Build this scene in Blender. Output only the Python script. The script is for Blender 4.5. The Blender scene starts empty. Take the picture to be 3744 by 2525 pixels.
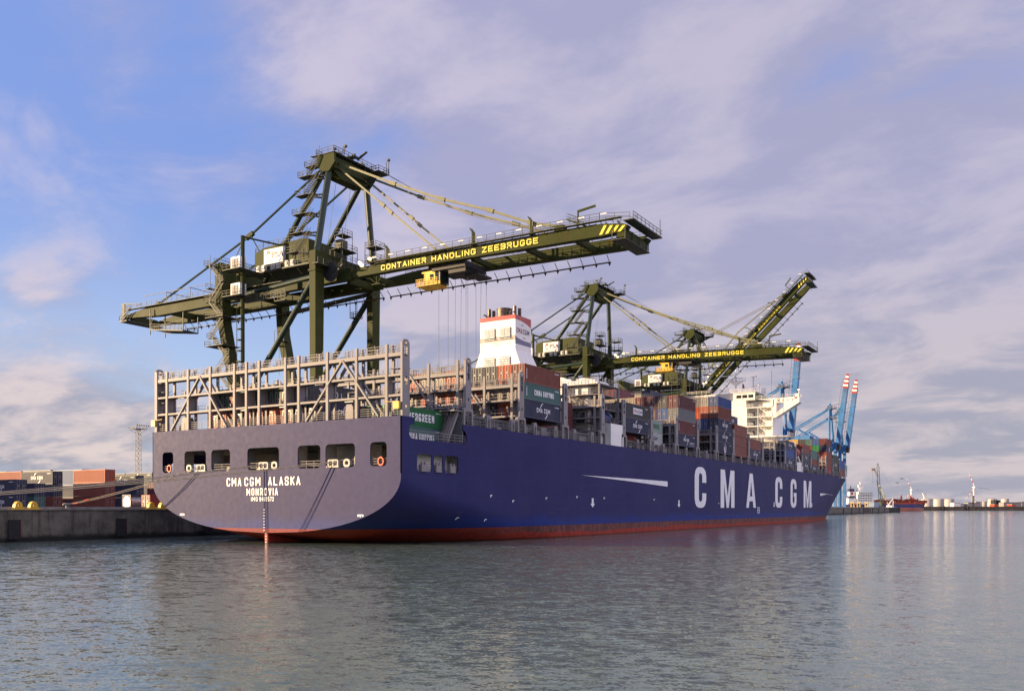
import bpy, math, random
from math import radians as R, sin, cos, pi, sqrt
from mathutils import Vector, Matrix
from mathutils.geometry import tessellate_polygon
random.seed(7)
SC = bpy.context.scene
COL = SC.collection

# ---------------------------------------------------------------- camera
HEAD = R(31.418)                       # heading of the view, from +X (ship's bow) towards +Y (quay)
cam = bpy.data.objects.new('camera', bpy.data.cameras.new('camera')); COL.objects.link(cam)
cam.location = (-85.24, -91.53, 4.91)
cam.rotation_euler = (pi/2, 0, HEAD - pi/2)
cam.data.sensor_width = 36; cam.data.lens = 31.16
cam.data.shift_y = 0.1577
cam.data.clip_start = 0.5; cam.data.clip_end = 60000
SC.camera = cam

# ---------------------------------------------------------------- world, sun, exposure
SUN_AZ = R(124.5); SUN_EL = R(8.5)     # azimuth measured from +X towards +Y
SUN = Vector((cos(SUN_EL)*cos(SUN_AZ), cos(SUN_EL)*sin(SUN_AZ), sin(SUN_EL)))
world = bpy.data.worlds.new('World'); SC.world = world
world.use_nodes = True
SC.view_settings.view_transform = 'Standard'
SC.view_settings.look = 'None'
SC.view_settings.gamma = 1
SC.view_settings.use_curve_mapping = False
SC.view_settings.exposure = 1.1

class NT:
    """small helper around a node tree"""
    def __init__(s, nt): s.nt = nt; s.n = nt.nodes; s.l = nt.links
    def node(s, t, **kw):
        n = s.n.new(t)
        for k, v in kw.items():
            if k.startswith('i_'):
                key = k[2:]
                key = int(key) if key.isdigit() else key.replace('_', ' ')
                s.put(n.inputs[key], v)
            else: setattr(n, k, v)
        return n
    def put(s, sock, v):
        if isinstance(v, bpy.types.NodeSocket): s.l.new(v, sock)
        elif isinstance(v, tuple) and len(v) == 3 and len(getattr(sock, 'default_value', (0,0,0))) == 4: sock.default_value = (*v, 1)
        else: sock.default_value = v
    def math(s, op, a, b=0.0, c=0.0, clamp=False):
        n = s.n.new('ShaderNodeMath'); n.operation = op; n.use_clamp = clamp
        s.put(n.inputs[0], a); s.put(n.inputs[1], b)
        if len(n.inputs) > 2: s.put(n.inputs[2], c)
        return n.outputs[0]
    def vmath(s, op, a, b=(0,0,0)):
        n = s.n.new('ShaderNodeVectorMath'); n.operation = op
        s.put(n.inputs[0], a)
        s.put(n.inputs[1], b)
        return n
    def mix(s, f, a, b, blend='MIX'):
        n = s.n.new('ShaderNodeMix'); n.data_type = 'RGBA'; n.blend_type = blend
        s.put(n.inputs[0], f); s.put(n.inputs[6], a); s.put(n.inputs[7], b)
        return n.outputs[2]
    def noise(s, vec, scale, detail=4, rough=.55, dist=0.0):
        n = s.n.new('ShaderNodeTexNoise')
        if vec is not None: s.l.new(vec, n.inputs['Vector'])
        n.inputs['Scale'].default_value = scale; n.inputs['Detail'].default_value = detail
        n.inputs['Roughness'].default_value = rough; n.inputs['Distortion'].default_value = dist
        return n.outputs[0]
    def ramp(s, f, a, b):
        n = s.n.new('ShaderNodeMapRange'); n.interpolation_type = 'SMOOTHSTEP'
        s.put(n.inputs[0], f); n.inputs[1].default_value = a; n.inputs[2].default_value = b
        return n.outputs[0]
    def scale(s, v, sc):
        n = s.n.new('ShaderNodeMapping'); s.l.new(v, n.inputs[0]); n.inputs['Scale'].default_value = sc
        return n.outputs[0]

def build_world():
    w = NT(world.node_tree)
    for n in list(w.n): w.n.remove(n)
    out = w.node('ShaderNodeOutputWorld'); bg = w.node('ShaderNodeBackground')
    w.l.new(bg.outputs[0], out.inputs[0])
    sky = w.node('ShaderNodeTexSky'); sky.sky_type = 'NISHITA'; sky.sun_disc = False
    sky.sun_elevation = SUN_EL; sky.sun_rotation = pi/2 - SUN_AZ
    sky.air_density = 1.0; sky.dust_density = 0.6; sky.ozone_density = 2.0
    tc = w.node('ShaderNodeTexCoord'); d = tc.outputs['Generated']
    sep = w.node('ShaderNodeSeparateXYZ'); w.l.new(d, sep.inputs[0])
    z = w.math('MAXIMUM', sep.outputs[2], 0.0)
    # cloud layer on a curved shell: project the direction on a plane
    k = w.math('DIVIDE', 1.0, w.math('ADD', z, 0.24))
    cmb = w.node('ShaderNodeCombineXYZ')
    w.put(cmb.inputs[0], w.math('MULTIPLY', sep.outputs[0], k)); w.put(cmb.inputs[1], w.math('MULTIPLY', sep.outputs[1], k))
    p = cmb.outputs[0]
    rot = w.node('ShaderNodeMapping'); w.l.new(p, rot.inputs[0])
    rot.inputs['Rotation'].default_value = (0, 0, R(-75)); rot.inputs['Scale'].default_value = (1.0, 0.72, 1); rot.inputs['Location'].default_value = (1.9, 4.3, 0)
    q = rot.outputs[0]
    n1 = w.noise(q, 1.15, 6, .52, .6)
    n2 = w.noise(q, 3.6, 7, .60, .35)
    n3 = w.noise(p, 0.8, 3, .5)
    cov = w.math('ADD', w.math('MULTIPLY', n1, .68), w.math('MULTIPLY', n2, .32))
    # a wide break in the clouds about 58 degrees left of the ship's bow, low; closed grey deck towards the bow
    br = Vector((cos(R(57))*cos(R(17)), sin(R(57))*cos(R(17)), sin(R(17))))
    dotl = w.vmath('DOT_PRODUCT', d, tuple(br)).outputs['Value']
    opening = w.ramp(dotl, .93, .995)
    rt = Vector((cos(R(0)), sin(R(0)), .25)).normalized()
    dotr = w.vmath('DOT_PRODUCT', d, tuple(rt)).outputs['Value']
    closed = w.ramp(dotr, .60, 1.0)
    cov = w.math('SUBTRACT', cov, w.math('MULTIPLY', opening, .20))
    cov = w.math('ADD', cov, w.math('MULTIPLY', closed, .13))
    cov = w.math('ADD', cov, w.math('MULTIPLY', w.ramp(z, .16, .02), .05))
    for az, el, r0, amt in ((49, 27, .982, .10), (58, 7, .985, .14), (35, 30, .97, .03)):
        bv = Vector((cos(R(az))*cos(R(el)), sin(R(az))*cos(R(el)), sin(R(el))))
        cov = w.math('ADD', cov, w.math('MULTIPLY', w.ramp(w.vmath('DOT_PRODUCT', d, tuple(bv)).outputs['Value'], r0, .999), amt))
    mask = w.ramp(cov, .355, .53)
    warm = w.ramp(w.math('ADD', w.math('MULTIPLY', n2, .75), w.math('MULTIPLY', n1, .25)), .42, .60)
    ccol = w.mix(warm, (.315, .315, .485), (.50, .455, .57))
    low = w.ramp(z, .32, .04)
    lowcol = w.mix(warm, (.285, .285, .345), (.60, .50, .475))
    ccol = w.mix(low, ccol, lowcol)
    # bright thin streaks low over the horizon
    cmb2 = w.node('ShaderNodeCombineXYZ'); w.put(cmb2.inputs[0], sep.outputs[0]); w.put(cmb2.inputs[1], sep.outputs[1]); w.put(cmb2.inputs[2], w.math('MULTIPLY', z, 7.0))
    n4 = w.noise(cmb2.outputs[0], 2.6, 6, .55, .3)
    streak = w.math('MULTIPLY', w.ramp(n4, .56, .74), w.math('MULTIPLY', w.ramp(z, .02, .06), w.ramp(z, .17, .09)))
    ccol = w.mix(w.math('MULTIPLY', streak, .8), ccol, (.82, .70, .66))
    ccol = w.mix(w.math('MULTIPLY', closed, .35), ccol, (.33, .315, .385))
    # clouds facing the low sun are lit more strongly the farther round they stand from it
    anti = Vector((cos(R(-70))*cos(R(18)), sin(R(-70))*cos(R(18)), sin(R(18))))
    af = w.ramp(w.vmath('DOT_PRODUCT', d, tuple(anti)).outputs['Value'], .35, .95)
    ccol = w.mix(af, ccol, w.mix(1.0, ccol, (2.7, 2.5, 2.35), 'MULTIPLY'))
    skyc = w.mix(1.0, sky.outputs[0], (.14, .14, .14), 'MULTIPLY')
    blue = w.mix(w.ramp(z, .36, .04), (.20, .30, .68), (.44, .54, .74))
    skyc = w.mix(.78, skyc, blue)
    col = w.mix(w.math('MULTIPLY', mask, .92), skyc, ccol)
    # the ground half of the sphere is never seen; keep it dim
    col = w.mix(w.ramp(sep.outputs[2], -.02, .0), (.10, .11, .12), col)
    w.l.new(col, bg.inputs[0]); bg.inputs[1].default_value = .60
build_world()

sl = bpy.data.lights.new('sun', 'SUN'); sl.energy = 5.0; sl.angle = R(0.55); sl.color = (1.0, .72, .42)
so = bpy.data.objects.new('sun', sl); COL.objects.link(so)
so.rotation_euler = (-SUN).to_track_quat('-Z', 'Y').to_euler(); so.location = (-200, 300, 120)

# ---------------------------------------------------------------- materials
KA = .78
def mat(name, col, rough=.5, metal=0.0, var=.12, vscale=.6, dirt=None, dirtamt=.35, bump=0.0, bscale=6, spec=.5):
    if max(col) < .62: col = tuple(c*KA for c in col)
    if dirt: dirt = tuple(c*KA for c in dirt)
    m = bpy.data.materials.new(name); m.use_nodes = True
    t = NT(m.node_tree); b = t.n['Principled BSDF']
    tc = t.node('ShaderNodeTexCoord'); v = tc.outputs['Object']
    n = t.noise(v, vscale, 6, .6)
    n2 = t.noise(v, vscale*7, 4, .6)
    f = t.math('ADD', t.math('MULTIPLY', n, .6), t.math('MULTIPLY', n2, .4))
    lo = tuple(c*(1-var*1.6) for c in col); hi = tuple(min(1, c*(1+var*1.6)) for c in col)
    c = t.mix(t.ramp(f, .35, .65), lo, hi)
    if dirt:
        st = t.noise(t.scale(v, (1.0, 1.0, .18)), vscale*3.1, 6, .65)
        c = t.mix(t.math('MULTIPLY', t.ramp(st, .53, .72), dirtamt), c, dirt)
    t.l.new(c, b.inputs['Base Color'])
    b.inputs['Metallic'].default_value = metal
    t.put(b.inputs['Roughness'], t.math('ADD', t.math('MULTIPLY', f, .25), rough-.12, clamp=True))
    b.inputs['Specular IOR Level'].default_value = spec
    if bump:
        bn = t.node('ShaderNodeBump'); bn.inputs['Strength'].default_value = bump; bn.inputs['Distance'].default_value = .05
        t.l.new(t.noise(v, bscale, 5, .6), bn.inputs['Height']); t.l.new(bn.outputs[0], b.inputs['Normal'])
    return m

RUST = (.16, .06, .025)
M = {}
M['green'] = mat('crane_green_paint', (.050, .062, .018), .55, 0, .12, .25, RUST, .22, spec=.08)
M['darkgreen'] = mat('crane_tube_paint', (.020, .046, .028), .35, 0, .12, .3, (.05, .05, .03), .3)
M['grid'] = mat('walkway_steel', (.060, .070, .045), .6, 0, .2, 1.0)
M['stay'] = mat('stay_bar_paint', (.17, .18, .085), .45, 0, .12, .6, RUST, .25)
M['grey'] = mat('ship_grey_paint', (.29, .27, .275), .55, 0, .08, .5, RUST, .28, spec=.3)
M['deck'] = mat('deck_grey_paint', (.17, .175, .18), .6, 0, .14, .8, RUST, .3)
M['dark'] = mat('dark_steel', (.03, .032, .035), .6, 0, .2, 1)
M['white'] = mat('white_paint', (.78, .77, .74), .4, 0, .04, .4, (.42, .26, .14), .10)
M['white_funnel'] = mat('funnel_white_paint', (.80, .78, .75), .4, 0, .04, .4, (.50, .33, .20), .25)
M['letter'] = mat('white_lettering', (.80, .81, .82), .5, 0, .05, 1.2, (.4, .38, .38), .3)
M['yellow'] = mat('yellow_paint', (.72, .46, .045), .5, 0, .1, 1, (.3, .15, .03), .3)
M['orange'] = mat('orange_paint', (.62, .09, .03), .5, 0, .1, 1)
M['redpaint'] = mat('red_paint', (.42, .045, .035), .5, 0, .1, 1, (.2, .05, .04), .3)
M['navy'] = mat('navy_print', (.05, .055, .13), .5, 0, .1, 1)
M['soot'] = mat('sooty_steel', (.16, .12, .09), .4, .5, .4, 1.1, (.02, .015, .012), .9)
M['rope'] = mat('pale_rope', (.42, .36, .29), .8, 0, .15, 3)
M['wire'] = mat('wire_rope', (.10, .095, .09), .6, 0, .1, 3)
M['blue'] = mat('blue_crane_paint', (.045, .21, .50), .5, 0, .18, .15, (.35, .22, .12), .5)
M['sky_grey'] = mat('pale_sign_board', (.76, .75, .74), .4, 0, .03, 1)
M['concrete'] = mat('quay_concrete', (.15, .14, .12), .85, 0, .25, .35, (.04, .035, .03), .8, .6, 3)
M['rubber'] = mat('black_rubber', (.018, .018, .02), .7, 0, .3, 1.5, (.06, .05, .05), .3)
M['rail'] = mat('crane_rail_concrete', (.34, .32, .29), .75, 0, .12, 1, (.15, .1, .07), .4)
M['asphalt'] = mat('terminal_paving', (.10, .098, .092), .85, 0, .2, .1)
M['shore'] = mat('sheet_pile_shore', (.20, .14, .085), .8, 0, .3, .08, (.05, .04, .03), .6)
M['tankwhite'] = mat('storage_tank_paint', (.55, .53, .50), .5, 0, .06, .1, (.4, .33, .27), .3)
M['house'] = mat('grey_cladding', (.36, .34, .33), .6, 0, .1, .2)
M['tanker_red'] = mat('tanker_deck_red', (.50, .085, .035), .5, 0, .2, .3)
M['cyl'] = mat('tank_container_steel', (.5, .5, .5), .35, .6, .1, 2)

M['fitting'] = mat('fitting_cream_paint', (.42,.40,.37), .5, 0, .1, 1, RUST, .3)
def glass_mat():
    m = bpy.data.materials.new('window_glass'); m.use_nodes = True
    b = m.node_tree.nodes['Principled BSDF']; b.inputs['Base Color'].default_value = (.02, .03, .035, 1); b.inputs['Roughness'].default_value = .06
    return m
M['glass'] = glass_mat()
def lamp_mat():
    m = bpy.data.materials.new('lit_lamp'); m.use_nodes = True
    b = m.node_tree.nodes['Principled BSDF']; b.inputs['Base Color'].default_value = (1, .8, .5, 1)
    b.inputs['Emission Color'].default_value = (1, .72, .35, 1); b.inputs['Emission Strength'].default_value = 1.2
    return m
M['lamp'] = lamp_mat()

def corrugated_mat():
    """container paint: base colour comes from the object's own colour, plus scuffs and rust"""
    m = bpy.data.materials.new('container_paint'); m.use_nodes = True
    t = NT(m.node_tree); b = t.n['Principled BSDF']
    oi = t.node('ShaderNodeObjectInfo'); tc = t.node('ShaderNodeTexCoord')
    off = t.vmath('ADD', tc.outputs['Object'], (0, 0, 0)); rnd = t.math('MULTIPLY', oi.outputs['Random'], 50)
    t.l.new(rnd, off.inputs[1]); v = off.outputs[0]
    f = t.noise(v, .55, 5, .6); st = t.noise(t.scale(v, (1, 1, .2)), 1.6, 6, .65); sp = t.noise(v, 5, 5, .7)
    c = t.mix(t.math('MULTIPLY', t.ramp(f, .35, .7), .22), oi.outputs['Color'], t.mix(.35, oi.outputs['Color'], (.33, .31, .29)))
    c = t.mix(t.math('MULTIPLY', t.ramp(st, .55, .75), .4), c, (.10, .05, .03))
    c = t.mix(t.math('MULTIPLY', t.ramp(sp, .66, .72), .5), c, (.17, .07, .035))
    t.l.new(c, b.inputs['Base Color']); b.inputs['Roughness'].default_value = .55; b.inputs['Specular IOR Level'].default_value = .3
    return m
M['cont'] = corrugated_mat()

def hull_mat():
    m = bpy.data.materials.new('hull_paint'); m.use_nodes = True
    t = NT(m.node_tree); b = t.n['Principled BSDF']
    tc = t.node('ShaderNodeTexCoord'); v = tc.outputs['Object']
    sep = t.node('ShaderNodeSeparateXYZ'); t.l.new(v, sep.inputs[0]); z = sep.outputs[2]
    n = t.noise(v, .12, 6, .6); n2 = t.noise(v, 1.3, 6, .65)
    st = t.noise(t.scale(v, (1, 1, .12)), .9, 6, .6)
    hz = t.noise(t.scale(v, (.12, .12, 1.2)), .9, 5, .6)
    navy = t.mix(t.ramp(n, .3, .7), (.024, .025, .104), (.031, .032, .117))
    navy = t.mix(t.math('MULTIPLY', t.ramp(st, .5, .75), .25), navy, (.055, .045, .085))
    # fresher blue along the lower strake, chalky grey above
    lowb = t.ramp(t.math('ADD', z, t.math('MULTIPLY', n, 3.0)), 5.6, 3.9)
    navy = t.mix(t.math('MULTIPLY', lowb, .85), navy, (.022, .042, .20))
    # scuff marks low on the plating
    sc = t.math('MULTIPLY', t.ramp(t.noise(t.scale(v, (.35, .35, 1)), .8, 7, .75), .64, .70), t.ramp(z, 5.2, 3.4))
    navy = t.mix(t.math('MULTIPLY', sc, .45), navy, (.16, .16, .17))
    # boot top
    red = t.mix(t.ramp(n2, .35, .7), (.24, .030, .020), (.34, .055, .035))
    worn = t.mix(t.ramp(t.math('ADD', t.math('MULTIPLY', n2, .5), t.math('MULTIPLY', st, .5)), .42, .60), (.055, .040, .045), (.17, .075, .06))
    wl = t.ramp(t.math('ADD', z, t.math('MULTIPLY', t.math('SUBTRACT', hz, .5), 1.6)), .75, 1.15)
    aft = t.ramp(sep.outputs[0], 14.0, 34.0)
    red = t.mix(t.math('MULTIPLY', t.math('MULTIPLY', wl, aft), .85), red, worn)
    edge = t.math('ADD', z, t.math('MULTIPLY', t.math('SUBTRACT', n2, .5), .12))
    c = t.mix(t.math('GREATER_THAN', edge, 2.02), red, navy)
    run = t.noise(t.scale(v, (1, 1, .05)), 2.6, 5, .65)
    runm = t.math('MULTIPLY', t.ramp(run, .60, .74), t.ramp(z, 9.5, 16.2))
    c = t.mix(t.math('MULTIPLY', runm, .32), c, (.10, .06, .07))
    rub = t.math('MULTIPLY', t.ramp(t.noise(t.scale(v, (.06, .06, 1.6)), 1.7, 6, .7), .60, .70), t.math('MULTIPLY', t.ramp(z, 2.1, 3.0), t.ramp(z, 5.6, 4.2)))
    c = t.mix(t.math('MULTIPLY', rub, .40), c, (.085, .085, .10))
    # a shade of seams between plates
    def seam(coord, period, w):
        fr = t.math('FRACT', t.math('DIVIDE', coord, period))
        return t.math('LESS_THAN', fr, w)
    s1 = seam(z, 2.9, .012); s2 = seam(sep.outputs[0], 11.5, .005)
    sm = t.math('MAXIMUM', s1, s2)
    c = t.mix(t.math('MULTIPLY', sm, .30), c, (.085, .08, .13))
    wet = t.ramp(z, .35, .1)
    c = t.mix(t.math('MULTIPLY', wet, .6), c, (.02, .018, .015))
    t.l.new(c, b.inputs['Base Color'])
    t.put(b.inputs['Roughness'], t.math('ADD', .46, t.math('MULTIPLY', n2, .2))); b.inputs['Specular IOR Level'].default_value = .09
    bn = t.node('ShaderNodeBump'); bn.inputs['Strength'].default_value = .10; bn.inputs['Distance'].default_value = .05
    hgt = t.math('ADD', t.noise(t.scale(v, (1, 1, 1)), .35, 3, .5), t.math('MULTIPLY', sm, -.12))
    t.l.new(hgt, bn.inputs['Height']); t.l.new(bn.outputs[0], b.inputs['Normal'])
    return m
M['hull'] = hull_mat()

def quay_mat():
    m = bpy.data.materials.new('quay_wall_concrete'); m.use_nodes = True
    t = NT(m.node_tree); b = t.n['Principled BSDF']
    tc = t.node('ShaderNodeTexCoord'); v = tc.outputs['Object']
    sep = t.node('ShaderNodeSeparateXYZ'); t.l.new(v, sep.inputs[0]); z = sep.outputs[2]
    n = t.noise(v, .5, 7, .65); st = t.noise(t.scale(v, (1, 1, .1)), 1.1, 6, .7); sp = t.noise(v, 6, 4, .7)
    c = t.mix(t.ramp(n, .3, .7), (.080, .074, .058), (.18, .165, .13))
    c = t.mix(t.math('MULTIPLY', t.ramp(st, .48, .68), .75), c, (.035, .030, .024))
    c = t.mix(t.math('MULTIPLY', t.ramp(sp, .6, .75), .4), c, (.25, .23, .2))
    c = t.mix(t.ramp(t.math('ADD', z, t.math('MULTIPLY', n, 1.2)), 1.75, 1.0), c, (.010, .011, .008))
    t.l.new(c, b.inputs['Base Color']); b.inputs['Roughness'].default_value = .8
    bn = t.node('ShaderNodeBump'); bn.inputs['Strength'].default_value = .6; bn.inputs['Distance'].default_value = .08
    t.l.new(t.math('ADD', n, t.math('MULTIPLY', sp, .3)), bn.inputs['Height']); t.l.new(bn.outputs[0], b.inputs['Normal'])
    return m
M['quaywall'] = quay_mat()

def water_mat():
    m = bpy.data.materials.new('harbour_water'); m.use_nodes = True
    t = NT(m.node_tree); b = t.n['Principled BSDF']
    tc = t.node('ShaderNodeTexCoord'); v = tc.outputs['Object']
    b.inputs['Base Color'].default_value = (.142, .200, .172, 1)
    b.inputs['IOR'].default_value = 1.34
    rp = t.node('ShaderNodeMapping'); t.l.new(v, rp.inputs[0]); rp.inputs['Rotation'].default_value = (0, 0, R(-20))
    w1 = t.scale(rp.outputs[0], (1.0, .55, 1))
    big = t.noise(t.scale(v, (1, .5, 1)), .014, 4, .6)
    streak = t.noise(t.scale(rp.outputs[0], (.05, .006, 1)), 1.0, 4, .6)
    # surface slopes straight from noise, so that far water keeps its ripples
    def slope(vec, sc, det, dist=0.3):
        n = t.n.new('ShaderNodeTexNoise'); t.l.new(vec, n.inputs['Vector'])
        n.inputs['Scale'].default_value = sc; n.inputs['Detail'].default_value = det; n.inputs['Roughness'].default_value = .6; n.inputs['Distortion'].default_value = dist
        return t.vmath('SUBTRACT', n.outputs['Color'], (.5, .5, .5)).outputs[0]
    a = slope(w1, .6, 3); c = slope(w1, 2.9, 4); e = slope(t.scale(rp.outputs[0], (1, .7, 1)), 11.0, 3)
    def sc_(x, k): n = t.vmath('SCALE', x); t.put(n.inputs['Scale'], k); return n.outputs[0]
    s1 = t.vmath('ADD', sc_(a, .28)); t.l.new(sc_(c, .64), s1.inputs[1])
    s2 = t.vmath('ADD', s1.outputs[0]); t.l.new(sc_(e, .60), s2.inputs[1])
    amp = t.math('ADD', .62, t.math('MULTIPLY', t.ramp(big, .35, .65), .5))
    amp = t.math('MULTIPLY', amp, t.math('SUBTRACT', 1.0, t.math('MULTIPLY', t.ramp(streak, .60, .72), .5)))
    s3 = sc_(s2.outputs[0], amp)
    fl = t.vmath('MULTIPLY', s3, (1, 1, 0)); up = t.vmath('ADD', fl.outputs[0], (0, 0, 1)); nm = t.vmath('NORMALIZE', up.outputs[0])
    t.l.new(nm.outputs[0], b.inputs['Normal'])
    b.inputs['Roughness'].default_value = .06
    return m
M['water'] = water_mat()

# ---------------------------------------------------------------- mesh helpers
class MB:
    """collects shapes into one mesh"""
    def __init__(s): s.v = []; s.f = []
    def add(s, vs, fs):
        o = len(s.v); s.v += [tuple(p) for p in vs]; s.f += [tuple(i+o for i in f) for f in fs]; return s
    def box(s, x0, x1, y0, y1, z0, z1):
        if x0 > x1: x0, x1 = x1, x0
        if y0 > y1: y0, y1 = y1, y0
        if z0 > z1: z0, z1 = z1, z0
        return s.add([(x0,y0,z0),(x1,y0,z0),(x1,y1,z0),(x0,y1,z0),(x0,y0,z1),(x1,y0,z1),(x1,y1,z1),(x0,y1,z1)],
                     [(0,3,2,1),(4,5,6,7),(0,1,5,4),(1,2,6,5),(2,3,7,6),(3,0,4,7)])
    def frame(s, p, q):
        d = (Vector(q)-Vector(p)).normalized()
        up = Vector((0,0,1)) if abs(d.z) < .95 else Vector((1,0,0))
        a = d.cross(up).normalized(); b = a.cross(d).normalized()
        return a, b
    def beam(s, p, q, w=.1, h=None, w2=None, h2=None):
        h = w if h is None else h; w2 = w if w2 is None else w2; h2 = h if h2 is None else h2
        p = Vector(p); q = Vector(q); a, b = s.frame(p, q); vs = []
        for c, ww, hh in ((p, w, h), (q, w2, h2)):
            for i, j in ((-1,-1),(1,-1),(1,1),(-1,1)): vs.append(c+a*i*ww/2+b*j*hh/2)
        return s.add(vs, [(3,2,1,0),(4,5,6,7),(0,1,5,4),(1,2,6,5),(2,3,7,6),(3,0,4,7)])
    def tube(s, p, q, r, n=8, r2=None):
        r2 = r if r2 is None else r2
        p = Vector(p); q = Vector(q); a, b = s.frame(p, q); vs = []
        for c, rr in ((p, r), (q, r2)):
            for i in range(n): vs.append(c+a*cos(2*pi*i/n)*rr+b*sin(2*pi*i/n)*rr)
        fs = [(i, (i+1) % n, n+(i+1) % n, n+i) for i in range(n)]
        fs += [tuple(range(n-1, -1, -1)), tuple(range(n, 2*n))]
        return s.add(vs, fs)
    def path(s, pts, r, n=5):
        for i in range(len(pts)-1): s.tube(pts[i], pts[i+1], r, n)
        return s
    def plate(s, outer, holes, fn, t):
        """flat plate: 2D outline with holes; fn(u, v, w) maps to 3D, w = 0..t is the thickness"""
        loops = [outer]+list(holes); flat = [p for l in loops for p in l]
        tris = tessellate_polygon([[Vector((p[0], p[1], 0)) for p in l] for l in loops])
        n = len(flat)
        vs = [fn(p[0], p[1], 0) for p in flat]+[fn(p[0], p[1], t) for p in flat]
        fs = [tuple(tr) for tr in tris]+[tuple(n+i for i in reversed(tr)) for tr in tris]
        o = 0
        for l in loops:
            m = len(l)
            for i in range(m): fs.append((o+i, o+(i+1) % m, n+o+(i+1) % m, n+o+i))
            o += m
        return s.add(vs, fs)
    def lathe(s, c, prof, n=24, axis='z'):
        vs = []
        for r, h in prof:
            for i in range(n):
                a = 2*pi*i/n
                if axis == 'z': vs.append((c[0]+r*cos(a), c[1]+r*sin(a), c[2]+h))
                elif axis == 'x': vs.append((c[0]+h, c[1]+r*cos(a), c[2]+r*sin(a)))
                else: vs.append((c[0]+r*sin(a), c[1]+h, c[2]+r*cos(a)))
        fs = []
        for k in range(len(prof)-1):
            for i in range(n): fs.append((k*n+i, k*n+(i+1) % n, (k+1)*n+(i+1) % n, (k+1)*n+i))
        fs.append(tuple(range(n-1, -1, -1))); fs.append(tuple((len(prof)-1)*n+i for i in range(n)))
        return s.add(vs, fs)
    def rail(s, pts, h=1.1, t=.06, step=2.0, bars=2):
        for a, b in zip(pts[:-1], pts[1:]):
            a = Vector(a); b = Vector(b); L = (b-a).length; k = max(1, int(L/step))
            for j in range(k+1):
                c = a.lerp(b, j/k); s.beam(c, c+Vector((0,0,h)), t)
            for j in range(bars):
                o = Vector((0,0,h*(j+1)/bars)); s.beam(a+o, b+o, t)
        return s
    def stairs(s, p, q, w=.8, t=.06, n=None, side=Vector((1,0,0)), rail=True):
        """a flight from p up to q, width along side"""
        p = Vector(p); q = Vector(q); sd = side.normalized()*w/2
        for k in (-1, 1): s.beam(p+sd*k, q+sd*k, .08, .25)
        n = n or max(4, int((q-p).length/.45))
        for i in range(n+1):
            c = p.lerp(q, i/n); s.beam(c-sd, c+sd, .22, .04)
        if rail:
            for k in (-1, 1):
                s.beam(p+sd*k+Vector((0,0,1)), q+sd*k+Vector((0,0,1)), t); s.beam(p+sd*k+Vector((0,0,.5)), q+sd*k+Vector((0,0,.5)), t)
        return s
    def mesh(s, name, m, smooth=False):
        me = bpy.data.meshes.new(name); me.from_pydata(s.v, [], s.f)
        if m is not None: me.materials.append(m)
        if smooth: me.polygons.foreach_set('use_smooth', [True]*len(me.polygons))
        me.update(); return me
    def build(s, name, m, parent=None, smooth=False, fix=True):
        me = s.mesh(name, m, smooth)
        if fix:
            import bmesh
            b = bmesh.new(); b.from_mesh(me); bmesh.ops.recalc_face_normals(b, faces=b.faces); b.to_mesh(me); b.free()
        return link(name, me, parent)

def link(name, me, parent=None):
    o = bpy.data.objects.new(name, me); COL.objects.link(o)
    if parent is not None: o.parent = parent
    return o
def thing(name, label, cat, loc=(0,0,0), group=None, rz=0):
    o = bpy.data.objects.new(name, None); COL.objects.link(o); o.location = loc; o.rotation_euler = (0, 0, rz)
    o.empty_display_size = 1; o['label'] = label; o['category'] = cat
    if group: o['group'] = group
    return o
def tag(o, label, cat, group=None):
    o['label'] = label; o['category'] = cat
    if group: o['group'] = group
    return o
def structure(name, mb, m):
    o = mb.build(name, m); o['kind'] = 'structure'; return o
KIDS = {}
def dup(root, loc=None):
    kids = [o for o in bpy.data.objects if o.parent == root]
    r = root.copy(); COL.objects.link(r)
    if loc is not None: r.location = loc
    for k in kids:
        c = k.copy(); COL.objects.link(c); c.parent = r
        for g in [o for o in bpy.data.objects if o.parent == k]:
            d = g.copy(); COL.objects.link(d); d.parent = c
    return r

TXT = {}
def glyphs(body, bold=.0, res=2, spacing=1.0):
    """flat filled lettering as (verts2d normalised to 0..1 box, faces, aspect)"""
    key = (body, bold, spacing)
    if key not in TXT:
        cu = bpy.data.curves.new('t', 'FONT'); cu.body = body; cu.offset = bold*.55; cu.resolution_u = res; cu.space_character = spacing
        ob = bpy.data.objects.new('t', cu); COL.objects.link(ob)
        dg = bpy.context.evaluated_depsgraph_get(); me = bpy.data.meshes.new_from_object(ob.evaluated_get(dg))
        vs = [(v.co.x, v.co.y) for v in me.vertices]; fs = [tuple(p.vertices) for p in me.polygons]
        bpy.data.objects.remove(ob); bpy.data.curves.remove(cu); bpy.data.meshes.remove(me)
        x0 = min(v[0] for v in vs); x1 = max(v[0] for v in vs); y0 = min(v[1] for v in vs); y1 = max(v[1] for v in vs)
        TXT[key] = ([((x-x0)/(x1-x0), (y-y0)/(y1-y0)) for x, y in vs], fs, (x1-x0)/(y1-y0))
    return TXT[key]
def put_text(mb, body, o, u, v, bold=.0, spacing=1.0):
    """lettering filling the parallelogram origin o, width vector u, height vector v"""
    vs, fs, _ = glyphs(body, bold, 2, spacing); o = Vector(o); u = Vector(u); v = Vector(v)
    mb.add([o+u*a+v*b for a, b in vs], fs); return mb
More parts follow.
